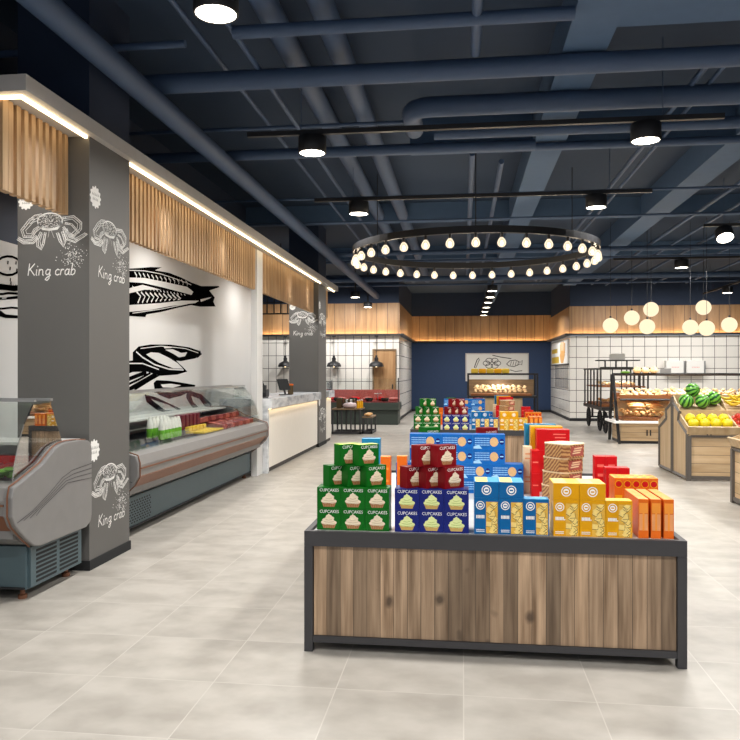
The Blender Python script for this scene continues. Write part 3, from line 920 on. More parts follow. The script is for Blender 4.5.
wh = [[(128, 516), (150, 505), (190, 508), (240, 532), (285, 560), (310, 586), (262, 584), (190, 556), (150, 532)],
      [(215, 478), (255, 478), (252, 484), (218, 485)], [(222, 492), (260, 490), (300, 508), (330, 505), (320, 524), (290, 530), (262, 512)]]
st = [([(35, 640), (80, 622), (130, 603)], .05), ([(40, 690), (110, 650), (180, 610)], .055), ([(35, 665), (90, 640), (150, 606)], .03), ([(70, 690), (150, 640), (200, 612)], .028),
      ([(392, 494), (402, 512), (380, 532)], .02)]
ws = [([(78, 502), (110, 530), (170, 566), (240, 588), (312, 592)], .018), ([(100, 486), (200, 474), (320, 486), (385, 508)], .009), ([(40, 560), (110, 560), (190, 590)], .014)]
art('shellfish_drawing', 'black inked shellfish on the white wall, under the fish', [clam], wh, st, ws, C1)
third = [(165, 656), (180, 642), (240, 645), (300, 654), (372, 666), (360, 690), (300, 720), (240, 735), (190, 715), (170, 690)]
art('shellfish_drawing', 'black inked shellfish low on the white wall, partly behind the case glass', [third, [(120, 712), (180, 728), (270, 770), (330, 800), (250, 812), (180, 790), (130, 750)], [(330, 690), (400, 712), (452, 760), (440, 806), (396, 812), (350, 770), (326, 730)]],
    [[(200, 664), (250, 660), (300, 668), (260, 680), (210, 678)], [(150, 735), (240, 765), (290, 795), (220, 790)], [(350, 720), (390, 735), (420, 775), (390, 780), (360, 750)]], [], [([(185, 690), (250, 700), (340, 684)], .02)], C1)
C2 = (0, 240, 7.4)
art('lobster_drawing', 'black line drawing on the low white panel left of the near pillar', [[(-140, 425), (-20, 425), (70, 420), (150, 410), (150, 432), (70, 440), (0, 442), (-140, 450)], [(-140, 520), (0, 520), (40, 550), (150, 560), (150, 580), (40, 578), (-20, 560), (-140, 560)]], [[(10, 426), (50, 424), (40, 432), (12, 434)]],
    [([(a * 92 + 60 + 0, b * 70 + 190) for a, b in [(math.cos(k * .42), math.sin(k * .42)) for k in range(16)]], .02), ([(-120, 330), (0, 345), (40, 350), (100, 358), (150, 352)], .05),
     ([(-60, 400), (20, 400), (60, 392), (150, 398)], .02), ([(-100, 505), (20, 508), (80, 500), (150, 505)], .018)] +
    [([(x, 335), (x + 12, 365)], .03) for x in range(-100, 140, 16)] + [([(x, y), (x + 8, y + 4)], .03) for x, y in ((52, 165), (112, 168), (68, 208), (118, 222), (70, 292), (74, 316))], [], C2)

# ------------------------------------------------------------------ refrigerated glass cases
def fridge(name, label, L, loc, rz, reflect_end):
    """front at local y = 0 facing -y; runs along local x 0..L"""
    t = thing(name, loc, label, 'refrigerated case', rz=rz)
    Z = (0, 0, 0)
    MB().box(.05, .25, .075, L - .05, .93, .36).build('plinth', M['teal'], t, at=Z, bevel=.006)
    for x in (.12, L - .12):
        for y in (.32, .86): MB().lathe([(.03, 0), (.03, .025), (.016, .03), (.016, .076)], 10, (x, y, 0)).build('foot', M['copper'], t, at=Z)
    tub = [(.10, .44), (.28, .36), (.95, .36), (.95, .74), (.12, .74)]
    MB().prism(tub, 0, .05, L - .05).build('tub', M['case_grey'], t, at=Z)
    bp = [(.16, .80), (.03, .775), (.0, .70), (.012, .60), (.10, .50), (.16, .50)]
    b = MB().prism(bp, 0, .045, L - .045).build('bumper', M['case_light'], t, at=Z)
    MB().prism([(-.006, .664), (.002, .664), (.002, .676), (-.006, .676)], 0, .045, L - .045).build('copper_line', M['copper'], b, at=Z)
    MB().prism([(.004, .598), (.018, .585), (.098, .492), (.108, .50), (.020, .606)], 0, .045, L - .045).build('copper_band', M['copper'], b, at=Z)
    pn = [(.02, .78), (.10, .805), (.20, .84), (.347, .89), (.43, .94), (.50, .98), (.57, 1.0), (.66, 1.008), (.83, 1.003), (.95, .99), (.985, .965), (1.0, .93),
          (1.0, .43), (.985, .385), (.92, .35), (.31, .35), (.24, .368), (.15, .43), (.04, .53), (.0, .60), (.0, .72)]
    for side, (xa, xb) in enumerate(((-.012, .05), (L - .05, L + .012))):
        e = MB().prism(pn, 0, xa, xb).build('end_panel', M['case_grey'], t, at=Z, bevel=.008)
        cpts = [(xa + .031, y - .0 + (-.006 if k > 15 or k < 1 else 0), z + (.006 if k < 10 else -.006 if 12 < k < 17 else 0)) for k, (y, z) in enumerate(pn)]
        MB().tube([cpts[(k + 16) % len(cpts)] for k in range(15)], .0055, 6).build('copper_edge', M['copper'], e, at=Z)
        xs = xb + .001 if side else xa - .001
        sg = 1 if side else -1
        g = MB(); mp = lambda u, v, l: (xs + sg * .001, u, v)
        for k in range(4):
            d = k * .038
            g.stroke([(.05 + k * .07, .555 + k * .002), (.22 + d * .9, .60), (.40 + d * .8, .675 - d * .1), (.58 + d * .6, .765 - d * .4), (.72 + d * .4, .80 - d * .75), (.99, .815 - d * .95)], .0045, mp)
        g.build('groove', M['char'], e, at=Z)
    # louvred grille on the right end of the plinth
    g = thing_part('end_grille', t)
    MB().box(L - .05, .27, .085, L - .030, .92, .352).build('grille_frame', M['teal'], g, at=Z)
    m_ = MB()
    for c in (.33, .62):
        for k in range(8): m_.box(L - .0299, c, .105 + k * .029, L - .0285, c + .25, .105 + k * .029 + .016)
    m_.build('louvre', M['dark'], g, at=Z)
    m_ = MB()
    for i in range(13):
        for k in range(9): m_.box(.12 + i * .055 + (k % 2) * .02, .2485, .115 + k * .024, .148 + i * .055 + (k % 2) * .02, .2499, .127 + k * .024)
    m_.build('front_vent', M['dark'], t, at=Z)
    MB().box(.06, .235, .08, L - .06, .2499, .092).build('kick_edge', M['dark'], t, at=Z)
    MB().prism([(.13, .742), (.94, .80), (.94, .742)], 0, .06, L - .06).build('food_bed', M['char'], t, at=Z)
    MB().box(.06, .955, .742, L - .06, .97, 1.0).build('back_panel', M['case_in'], t, at=Z)
    MB().prism([(.535, 1.287), (.675, 1.008), (.683, 1.008), (.543, 1.287)], 0, .056, L - .056).build('rear_glass', M['glass'], t, at=Z)
    MB().box(.06, .60, .985, L - .06, .954, 1.004).build('inner_shelf', M['case_in'], t, at=Z)
    MB().box(.06, .74, .87, L - .06, .954, .885).build('inner_ledge', M['case_in'], t, at=Z)
    gl = [(.115, .80), (.13, .90), (.17, 1.03), (.235, 1.16), (.335, 1.288)]
    gl2 = [(y + .008, z - .002) for y, z in gl][::-1]
    MB().prism(gl + gl2, 0, .056, L - .056).build('front_glass', M['glass'], t, at=Z)
    MB().box(.05, .32, 1.289, L - .05, .56, 1.301).build('top_glass', M['glass'], t, at=Z)
    MB().box(.04, .325, 1.302, L - .04, .345, 1.314).box(.04, .52, 1.302, L - .04, .55, 1.318).build('top_rail', M['steel'], t, at=Z)
    eg = [(.10, .81), (.118, .90), (.16, 1.03), (.225, 1.16), (.325, 1.285), (.53, 1.29), (.68, 1.005), (.54, .99), (.43, .94), (.34, .89)]
    for k, xa in enumerate((.045, L - .055)):
        MB().prism(eg, 0, xa, xa + .009).build('end_glass', M['mirror_glass'] if (k and reflect_end) else M['glass'], t, at=Z)
    return t
def thing_part(name, parent):
    o = bpy.data.objects.new(name, None); COL.objects.link(o); o.parent = parent; o.empty_display_size = .05; return o
c1 = fridge('refrigerated_case', 'nearest grey refrigerated case with rounded end panel in front of the pillar', 1.10, (-2.78 - 1.10 + .0, 4.30, 0), 0, True)
c2 = fridge('refrigerated_case', 'long refrigerated meat case against the fish drawing wall behind the pillar', 4.27, (-2.75, 6.07, 0), R(90), False)

# food in the near case
def slab(name, dims, m, bevel=.008):
    w, d, h = dims
    b = MB().box(-w / 2, -d / 2, 0, w / 2, d / 2, h).build(name, M[m], at=(0, 0, 0), bevel=bevel); return b
def place(proto, used, loc, rz, label, cat, group=None, rx=0, ry=0):
    o = proto if not used else proto.copy()
    if used: COL.objects.link(o)
    o.location = loc; o.rotation_euler = (rx, ry, rz); return tag(o, label, cat, group)
p = slab('meat_cut', (.055, .26, .035), 'meat2')
for k in range(10):
    place(p, k > 0, (-3.76 + k * .082, 4.78, .81), R(-14), 'long dark red meat cut laid in a row in the near case', 'meat', 'meat cuts in the near case', rx=R(8))
MB_ = MB()
MB_.box(-3.8, 4.98, .83, -2.9, 5.02, .90)
tag(MB_.build('price_rail', M['red']), 'red price rail behind the meat cuts in the near case', 'price rail')
rnd = random.Random(3)
for k in range(9):
    m_ = MB()
    for j in range(5):
        a = j * 1.26 + rnd.random(); m_.ball((.03 * math.cos(a), .03 * math.sin(a), .02 + .012 * j), (.045, .03, .018), 8)
    o = m_.build('lettuce_leaf', M['lettuce'], at=(0, 0, 0)); o.location = (-3.74 + k * .1, 4.52, .80)
    tag(o, 'green lettuce garnish along the front of the near case', 'lettuce', 'lettuce in the near case')

# food in the long case: local (x along Y, depth towards -X)
def case_pt(x, d, z): return (-2.75 - d, 6.07 + x, z)
bt = thing('bottle', (0, 0, 0), '', 'bottle')
MB().lathe([(.030, 0), (.034, .01), (.034, .085), (.033, .10)], 14).build('green_label', M['green_l'], bt, at=(0, 0, 0))
MB().lathe([(.033, .1001), (.031, .14), (.022, .185), (.015, .205), (.014, .218), (.001, .222)], 14).build('white_body', M['milk'], bt, at=(0, 0, 0))
BT = tree_of(bt); first = True
for i in range(6):
    for j in range(2):
        loc = case_pt(1.30 + i * .092 + j * .03, .34 + j * .14, .80 + j * .012)
        lb = 'white bottle with green lower half, %s row, in the long meat case' % ('front' if j == 0 else 'back')
        gp = 'bottles in the %s row of the long case' % ('front' if j == 0 else 'back')
        if first: bt.location = loc; tag(bt, lb, 'bottle', gp); first = False
        else: dup(BT, loc, label=lb, group=gp)
p = slab('dark_packet', (.085, .10, .17), 'maroon')
for k in range(5): place(p, k > 0, case_pt(2.05 + k * .12, .44, .84), R(90), 'dark maroon packet standing behind the yellow strip in the meat case', 'packet', 'maroon packets in the long case', ry=R(0))
p = slab('yellow_packet', (.095, .05, .05), 'ytray')
for k in range(5): place(p, k > 0, case_pt(2.05 + k * .12, .335, .83), R(90), 'small yellow packet in front of the maroon packets', 'packet', 'yellow packets in the long case')
m_ = MB().box(-.11, -.34, 0, .11, .34, .02)
o = m_.build('flat_tray', M['ytray'], at=(0, 0, 0), bevel=.004); o.location = case_pt(2.35, .245, .805); tag(o, 'flat yellow tray at the front edge of the long meat case', 'tray')
p = slab('meat_slab', (.30, .085, .06), 'meat')
p2 = slab('meat_slab', (.30, .085, .06), 'meat2'); used2 = False
for i in range(10):
    dk = i % 2 == 1
    place(p2 if dk else p, used2 if dk else i > 0, case_pt(2.74 + i * .142, .50, .86), R(24), '%s meat slab in the back row of the long case' % ('dark red' if dk else 'pink'), 'meat', '%s meat slabs in the back row' % ('dark' if dk else 'pink'), ry=R(-14))
    used2 = used2 or dk
for i in range(8):
    o = place(p2 if i % 2 else p, True, case_pt(2.86 + i * .165, .29, .81), R(-28), '%s meat slab in the front row of the long case' % ('dark red' if i % 2 else 'pink'), 'meat', '%s meat slabs in the front row' % ('dark' if i % 2 else 'pink'), ry=R(6))

# ------------------------------------------------------------------ counter
def counter(label, ya, yb, back, name='service_counter'):
    t = thing(name, (-3.2, (ya + yb) / 2, 0), label, 'counter')
    MB().box(back, ya + .01, .07, -2.88, yb, .93).build('front_panel', M['counter'], t)
    MB().box(back, ya + .01, .001, -2.90, yb, .069).build('kick_plate', M['kick'], t)
    MB().box(back - .05, ya, .955, -2.80, yb, 1.10).build('worktop', M['marble'], t, bevel=.004)
    MB().box(-2.85, ya + .02, .951, -2.825, yb, .9545).build('led_strip', M['led3'], t)
    return t
c = counter('long cream service counter with grey marble top between post and far pillar', 10.72, 14.60, -3.55)
MB().box(-3.3, 10.715, .001, -2.86, 10.80, .954).build('marble_leg', M['marble'], c)
c = counter('shorter cream counter with a glass screen behind the far pillar', 15.48, 16.15, -3.5)
MB().box(-2.86, 15.5, 1.101, -2.85, 16.1, 1.30).build('glass_screen', M['glass'], c)
MB().box(-2.87, 16.1, 1.101, -2.84, 16.13, 1.32).build('screen_post', M['steel'], c)
def terminal(label, y, rz, x=-3.05):
    t = thing('payment_terminal', (x, y, 1.101), label, 'terminal', rz=rz); Z = (0, 0, 0)
    MB().box(-.09, -.07, 0, .09, .07, .015).build('base', M['black'], t, at=Z, bevel=.004)
    MB().bar((0, 0, .014), (0, .03, .12), .035).build('stand', M['black'], t, at=Z)
    MB().box(-.13, -.012, 0, .13, .012, .20, tf=Matrix.Translation((0, 0, .09)) @ Matrix.Rotation(R(-22), 4, 'X')).build('screen', M['dark'], t, at=Z, bevel=.004)
terminal('tilted black payment screen at the near end of the marble counter', 11.05, R(70))
terminal('tilted black payment screen on the marble counter, nearer the far pillar', 12.6, R(60))
t = thing('card_printer', (-3.2, 11.7, 1.101), 'small black printer on the marble counter between the screens', 'printer')
MB().box(-.08, -.1, 0, .08, .1, .12).build('body', M['black'], t, at=(0, 0, 0), bevel=.012); MB().box(-.06, -.05, .121, .06, .03, .19).build('paper_cover', M['char'], t, at=(0, 0, 0), bevel=.012)
t = thing('coffee_tin', (-3.05, 13.0, 1.101), 'brown and black tin beside the payment screen on the counter', 'tin')
MB().lathe([(.05, 0), (.05, .16)], 16).build('can', M['stem'], t, at=(0, 0, 0)); MB().lathe([(.053, .161), (.053, .185), (.001, .19)], 16).build('lid', M['orange'], t, at=(0, 0, 0))
for k in range(3):
    t = thing('glass_jar', (-3.38, 10.85 + k * .13, 1.101), 'clear glass jar at the near end of the marble counter', 'jar', 'glass jars on the counter')
    MB().lathe([(.045, 0), (.045, .12), (.03, .14)], 14).build('jar_body', M['glass'], t, at=(0, 0, 0)); MB().lathe([(.032, .14), (.032, .165), (.001, .166)], 14).build('lid', M['steel'], t, at=(0, 0, 0))

# ------------------------------------------------------------------ far left: hanging rack, pendants, door, green case, tables
t = thing('hanging_rack', (-5.0, 17.0, 2.85), 'black metal rack of rods hanging above the counter beside the post', 'rack')
for z in (2.86, 3.12): MB().tube([(-6.6, 17, z), (-3.2, 17, z)], .018, 6).build('rail', M['black'], t)
for k in range(18): MB().tube([(-6.2 + k * .165, 17, 2.86), (-6.2 + k * .165, 17, 3.3 if k % 4 else 4.5)], .016, 6).build('rod', M['black'], t)

def pendant(x, y, z, label):
    t = thing('pendant_lamp', (x, y, z), label, 'pendant lamp'); Z = (0, 0, 0)

    MB().lathe([(.225, 0), (.22, .05), (.18, .12), (.08, .165), (.06, .18), (.06, .27), (.035, .29), (.035, .35), (.008, .36)], 20).build('shade', M['iron'], t, at=Z)
    MB().tube([(0, 0, .36), (0, 0, 2.60 - z)], .008, 6).build('cord', M['black'], t, at=Z)
    MB().lathe([(.06, 2.575 - z), (.06, 2.605 - z)], 12).build('ceiling_rose', M['iron'], t, at=Z)
    MB().ball((0, 0, .03), .04, 10).build('bulb', M['led3'], t, at=Z)
pendant(-3.83 * 22.6 / 22, YL - .24, 1.66, 'dark iron pendant lamp on the left of the oak door')
pendant(-2.62, YL - .24, 1.66, 'dark iron pendant lamp in front of the oak door')
pendant(-5.46, YL - .24, 1.66, 'dark iron pendant lamp half hidden by the far pillar')
d = struct(MB().box(-2.72, YL - .02, .001, -2.07, YL - .001, 2.16).build('door_1', M['door'], at=(0, 0, 0)))
MB().box(-2.765, YL - .045, .001, -2.721, YL - .001, 2.205).box(-2.069, YL - .045, .001, -2.025, YL - .001, 2.205).box(-2.721, YL - .045, 2.161, -2.069, YL - .001, 2.205).build('door_frame', M['brown'], d, at=(0, 0, 0))
MB().box(-2.16, YL - .06, .98, -2.13, YL - .021, 1.12).build('door_handle', M['black'], d, at=(0, 0, 0))

t = thing('meat_counter', (-2.9, 21.4, 0), 'low dark green meat counter with red meat under glass by the oak door', 'counter')
MB().box(-4.2, 21.05, .001, -1.83, 21.85, .40).build('lower_body', M['dgreen'], t, bevel=.01)
MB().box(-4.2, 21.0, .41, -1.80, 21.9, .63).build('upper_body', M['dgreen'], t, bevel=.01)
MB().box(-4.15, 21.05, .631, -1.85, 21.85, .66).build('meat_bed', M['meat2'], t)
MB().box(-4.15, 21.82, .661, -1.85, 21.86, .98).build('back_board', M['meat'], t)
MB().box(-4.2, 21.03, .64, -1.81, 21.04, 1.30).build('front_glass', M['glass'], t)
MB().box(-4.2, 21.03, 1.301, -1.81, 21.5, 1.31).build('top_glass', M['glass'], t)
MB().box(-1.83, 21.0, .64, -1.80, 21.03, 1.33).build('corner_post', M['char'], t)
pot = MB().lathe([(.08, 0), (.12, .06), (.11, .10), (.09, .10), (.08, .07), (.001, .06)], 14).mesh('bowl', M['dark'])
for k in range(4):
    o = link('bowl', pot, None, (-3.6 + k * .46, 21.25, .661)); tag(o, 'round black bowl in the row on the green meat counter', 'bowl', 'bowls on the meat counter')
for k in range(6):
    o = MB().ball((0, 0, .06), (.16, .1, .06), 12).build('meat_joint', M['meat' if k % 2 else 'red'], at=(0, 0, 0)); o.location = (-3.9 + k * .38, 21.6, .661)
    tag(o, 'red meat joint at the back of the green meat counter', 'meat', 'joints on the meat counter')
t = thing('hanging_dish', (-2.44, 21.38, 0.86), 'small round white plate above the meat counter', 'plate')
MB().lathe([(.02, 0), (.11, .015), (.115, .025), (.02, .012)], 18).build('plate', M['white'], t, at=(0, 0, 0))
MB().tube([(0, 0, -.199), (0, 0, .001)], .012, 8).build('stem', M['steel'], t, at=(0, 0, 0))

def low_table(label, x0, x1, y0, y1, h):
    t = thing('display_table', ((x0 + x1) / 2, (y0 + y1) / 2, 0), label, 'table')
    MB().box(x0, y0, h - .035, x1, y1, h).build('tabletop', M['brown'], t)
    m_ = MB()
    m_.box(x0, y0, .001, x1, y0 + .04, .06); m_.box(x0, y1 - .04, .001, x1, y1, .06); m_.box(x0, y0, .001, x0 + .04, y1, .06); m_.box(x1 - .04, y0, .001, x1, y1, .06)
    m_.build('base_frame', M['char'], t)
    k = 0
    nx = max(3, round((x1 - x0) / .16))
    for i in range(nx):
        x = x0 + .02 + (x1 - x0 - .04) * i / (nx - 1)
        for y in (y0 + .02, y1 - .02): MB().box(x - .018, y - .018, .061, x + .018, y + .018, h - .036).build('leg_bar', M['char'], t)
    return t
low_table('taller dark barred display table with brown top beyond the far pillar', -3.15, -2.44, 17.75, 18.5, .62)
low_table('lower dark barred display table tucked beside the taller one', -2.43, -2.18, 17.9, 18.75, .42)
t = MB().box(-3.06, 17.9, .621, -2.94, 18.2, .86).build('canister_box', M['stem'], bevel=.005); tag(t, 'dark brown box standing at the left of the taller table', 'box')
for k in range(5):
    t = MB().box(-2.90 + k * .055, 18.0, .621, -2.86 + k * .055, 18.25, .84 - .01 * (k % 2)).build('book', M['paper' if k % 2 else 'stem'], bevel=.003)
    tag(t, 'slim upright %s packet in the row on the taller table' % ('white' if k % 2 else 'brown'), 'packet', 'upright %s packets on the table' % ('white' if k % 2 else 'brown'))
t = MB().ball((0, 0, .07), (.19, .13, .07), 14).build('folded_bag', M['pink'], at=(0, 0, 0)); t.location = (-2.72, 17.9, .621); tag(t, 'pale pink soft bag on the front of the taller table', 'bag')
for k in range(3):
    t = thing('juice_bottle', (-2.53 + k * .035, 17.86 + k * .12, .621), 'yellow bottle at the right edge of the taller table', 'bottle', 'yellow bottles on the table')
    MB().lathe([(.03, 0), (.03, .14), (.014, .18)], 12).build('bottle_body', M['yellow'], t, at=(0, 0, 0)); MB().lathe([(.016, .181), (.016, .21), (.001, .211)], 10).build('cap', M['white'], t, at=(0, 0, 0))
for k in range(2):
    t = MB().ball((0, 0, .04), (.09, .12, .04), 12).build('bread_loaf', M['bread'], at=(0, 0, 0)); t.location = (-2.31, 18.05 + k * .3, .421); tag(t, 'round loaf on the lower display table', 'bread', 'loaves on the lower table')

# ================================================================== GROCERY DISPLAY STANDS
CUPTXT = text_geo('CUPCAKES', .024)
def front(w, d, h):   # maps print coordinates (u right from centre, v up) onto the -y face
    return lambda u, v, l: (u, -d / 2 - .0006 - l, v)
def top(w, d, h):
    return lambda u, v, l: (u, v, h + .0006 + l)
def left(w, d, h):
    return lambda u, v, l: (-w / 2 - .0006 - l, -u, v)
def cup_print(d, fm):
    mb = MB(); mp = front(.132, d, .117)
    put_text(mb, CUPTXT, mp, (.002, .094), 0, 0, .92)
    mb.fill([(-.030, .010), (.030, .010), (.040, .034), (-.040, .034)], mp, 3)
    for k in range(7): mb.stroke([(-.027 + k * .009, .011), (-.034 + k * .0115, .033)], .0016, mp, 2, .0003)
    def lobe(cx, cy, rx, ry, l): mb.disc((cx, cy), rx, mp, 1, l, 16, ry)
    lobe(-.016, .042, .028, .013, .0004); lobe(.016, .041, .028, .013, .0006); lobe(0, .045, .030, .014, .0008); lobe(-.004, .055, .033, .013, .0010); lobe(.004, .065, .026, .012, .0013); lobe(0, .075, .017, .010, .0016)
    mb.fill([(-.009, .078), (.009, .078), (.002, .090), (-.003, .089)], mp, 1, .002)
    for a, b, c in ((.040, .036, .0012), (.052, .028, .0016), (.064, .018, .002)): mb.stroke([(-b, a - .006), (0, a - .010), (b, a - .005)], .0022, mp, 2, c)
    return mb
def box_tree(name, dims, bodym, topm, prints, label, cat, bevel=.0):
    """carton with its origin at the centre of its bottom; prints = [(part name, MB, mats)]"""
    w, d, h = dims
    t = thing(name, (0, 0, 0), label, cat)
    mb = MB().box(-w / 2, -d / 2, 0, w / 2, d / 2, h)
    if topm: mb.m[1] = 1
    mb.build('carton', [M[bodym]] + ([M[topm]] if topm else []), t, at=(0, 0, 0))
    for nm, p, ms in prints: p.build(nm, [M[x] for x in ms], t, at=(0, 0, 0))
    return tree_of(t)
USED = {}
def put(key, tree, loc, rz=0, label='', group=None):
    if tree[0] not in USED:
        USED[tree[0]] = 1; r = tree[0]; r.location = loc; r.rotation_euler = (0, 0, rz); tag(r, label, None, group); return r
    return dup(tree, loc, rz, label, group)
CW, CH, CD, CDB = .1325, .117, .065, .130
def cup_boxes(colour, bm, tm, fm, f2, cupm, want=(1, 1)):
    P = ['white', fm, f2, cupm]
    return (want[0] and box_tree('cupcake_box', (CW, CDB, CH), bm, tm, [('cupcake_picture', cup_print(CDB, fm), P)], '', 'box'),
            want[1] and box_tree('cupcake_box', (CW, CD, CH), bm, tm, [('cupcake_picture', cup_print(CD, fm), P)], '', 'box'))
GB = cup_boxes('green', 'g_box', None, 'crm', 'crm2', 'cup')
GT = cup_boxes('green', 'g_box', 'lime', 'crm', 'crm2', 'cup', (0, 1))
BB = cup_boxes('blue', 'b_box', None, 'limef', 'limef2', 'cup2', (1, 0))
RB = cup_boxes('maroon', 'r_box', None, 'crm', 'crm2', 'cup')
# lying cupcake box (shows its long side)
def cracker(bodym, topm, w, d, h):
    mb = MB(); mp = front(w, d, h)
    x0, x1, z0, z1 = -.0 + w * .0, w * .46, h * .02, h * .90
    x0 = -w * .02
    mb.fill([(x0, z0), (x1, z0), (x1, z1), (x0, z1)], mp, 1)
    rnd = random.Random(5)
    for k in range(12):
        cx, cz = rnd.uniform(x0 + .015, x1 - .015), z0 + (z1 - z0) * (k + .5) / 12
        a = rnd.uniform(-.9, .9); s_ = .015
        q = [(cx + s_ * (u * math.cos(a) - v * math.sin(a)), cz + s_ * .9 * (u * math.sin(a) + v * math.cos(a))) for u, v in ((-1, -1), (1, -1), (1, 1), (-1, 1))]
        q = [(min(max(u, x0), x1), min(max(v, z0), z1)) for u, v in q]
        mb.fill(q, mp, 2, .0003 + k * .00008)
        mb.stroke([q[0], q[1]], .0026, mp, 3, .0004 + k * .00008); mb.stroke([q[1], q[2]], .0018, mp, 3, .0004 + k * .00008)
    c = (-w * .25, h * .80)
    mb.ringo(c, .021, .0045, mp, 0, .0006); mb.disc(c, .013, mp, 0, .0006)
    mb.stroke([(c[0] - .008, c[1]), (c[0] + .008, c[1])], .007, mp, 4, .0009)
    for v, u0, u1 in ((.50, -.42, -.10), (.455, -.42, -.08)):
        u = u0 * w
        while u < u1 * w: mb.stroke([(u, v * h), (u + .006, v * h)], .011 if v > .49 else .007, mp, 0, .0005); u += .0075
    for v in (.12, .075):
        u = -.42 * w
        while u < -.1 * w: mb.stroke([(u, v * h), (u + .0035, v * h)], .005, mp, 0, .0005); u += .005
    st = box_tree('cracker_box', (w, d, h), bodym, topm, [('cracker_picture', mb, ['white', 'cracker', 'cracker2', 'cracker3', bodym])], '', 'box')
    # lying down: end towards the viewer
    mb = MB(); mp = front(w, h, d); c = (0, d * .5)
    mb.ringo(c, .024, .005, mp, 0); mb.disc(c, .015, mp, 0); mb.stroke([(-.009, c[1]), (.009, c[1])], .008, mp, 4, .0004)
    tp = MB(); mt = top(w, h, d)
    tp.fill([(-w * .45, -h * .48), (w * .05, -h * .48), (w * .05, h * .48), (-w * .45, h * .48)], mt, 1)
    ly = box_tree('cracker_box', (w, h, d), bodym, topm, [('end_logo', mb, ['white', 'cracker', 'cracker2', 'cracker3', bodym]), ('cracker_picture', tp, ['white', 'cracker2'])], '', 'box')
    return st, ly
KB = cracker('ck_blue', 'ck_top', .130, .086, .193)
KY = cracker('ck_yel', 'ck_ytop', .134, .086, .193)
def cookie_box():
    w, d, h = .2265, .13, .105
    mb = MB(); mp = front(w, d, h)
    mb.disc((.035, h * .5), .030, mp, 0, n=14, ry=.034); mb.disc((.042, h * .47), .026, mp, 0, .0003, 5)
    mb.disc((.090, h * .52), .017, mp, 1, 0, 16, .021); mb.stroke([(.078, h * .52), (.102, h * .52)], .008, mp, 2, .0004)
    for k in range(4):
        u = -.10
        while u < .0: mb.stroke([(u, .078 - k * .016), (u + .008, .079 - k * .016)], .006, mp, 2); u += .0105
    mb.fill([(-.11, .004), (-.05, .004), (-.07, .03), (-.11, .02)], mp, 2, .0002)
    return box_tree('cookie_box', (w, d, h), 'cookieb', None, [('cookie_picture', mb, ['cookie', 'b_box', 'pale'])], '', 'box')
CB = cookie_box()
def orange_box():
    w, d, h = .051, .115, .205
    mb = MB(); mp = front(w, d, h)
    mb.fill([(-w * .42, h * .20), (w * .42, h * .20), (w * .42, h * .62), (-w * .42, h * .62)], mp, 0)
    mb.fill([(-w * .42, h * .64), (w * .42, h * .64), (w * .42, h * .90), (-w * .42, h * .90)], mp, 1)
    mb.stroke([(0, .04), (0, .16)], .01, mp, 1, .0004)
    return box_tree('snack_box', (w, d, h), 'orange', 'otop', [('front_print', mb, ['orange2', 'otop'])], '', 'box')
OB = orange_box()
def mixed_box():
    w, d, h = .048, .08, .25
    mb = MB(); mp = front(w, d, h)
    mb.disc((0, h * .86), .019, mp, 0); mb.ringo((0, h * .86), .020, .004, mp, 1, .0004); mb.fill([(-.02, .02), (.02, .02), (.02, .15), (-.02, .15)], mp, 1)
    tp = MB(); tp.disc((0, 0), .017, top(w, d, h), 0); 
    return box_tree('snack_box', (w, d, h), 'orange', 'yellow', [('front_print', mb, ['red', 'yellow']), ('lid_print', tp, ['red'])], '', 'box')
XB = mixed_box()
def plain(name, w, d, h, m, marks, mm='white', topm=None):
    mb = MB(); mp = front(w, d, h)
    for v, a, b in marks: mb.stroke([(a * w, v * h), (b * w, v * h)], h * .06, mp, 0)
    return box_tree(name, (w, d, h), m, topm, [('front_print', mb, [mm])], '', 'box')
TEXTM = [(.78, 0, .38), (.62, .05, .38), (.36, -.02, .38), (.22, .05, .36)]
RD = plain('biscuit_box', .232, .14, .150, 'red', TEXTM, 'red2')
YE = plain('biscuit_box', .232, .13, .154, 'yellow', TEXTM)
TE = plain('biscuit_box', .232, .13, .156, 'tealbox', TEXTM)
RT = plain('tall_red_box', .07, .09, .27, 'red', [(.8, -.3, .3), (.6, -.25, .25), (.3, -.3, .3)], 'red2')
JO = plain('juice_carton', .07, .07, .28, 'orange', [(.7, -.3, .3), (.4, -.2, .3)], 'otop', 'otop')
JB = plain('blue_carton', .15, .10, .32, 'tealbox', [(.8, -.35, .35), (.6, -.3, .3)], 'white', 'ck_top')
SP = plain('red_spine_box', .055, .12, .16, 'red', [(.5, -.35, .35)], 'red2')
def lying(tm, fm):
    w, d, h = CW, CH, CD
    mb = MB(); mp = front(w, d, h); put_text(mb, CUPTXT, mp, (0, h * .35), 0, 0, .9)
    return box_tree('cupcake_box', (w, d, h), tm, None, [('cupcake_lettering', mb, ['white'])], '', 'box')
CR = plain('cream_box', .06, .12, .165, 'wafer_top', [(.5, -.35, .35), (.7, -.3, .3)], 'orange2')
LG_, LR_ = lying('g_box', 'crm'), lying('r_box', 'crm')
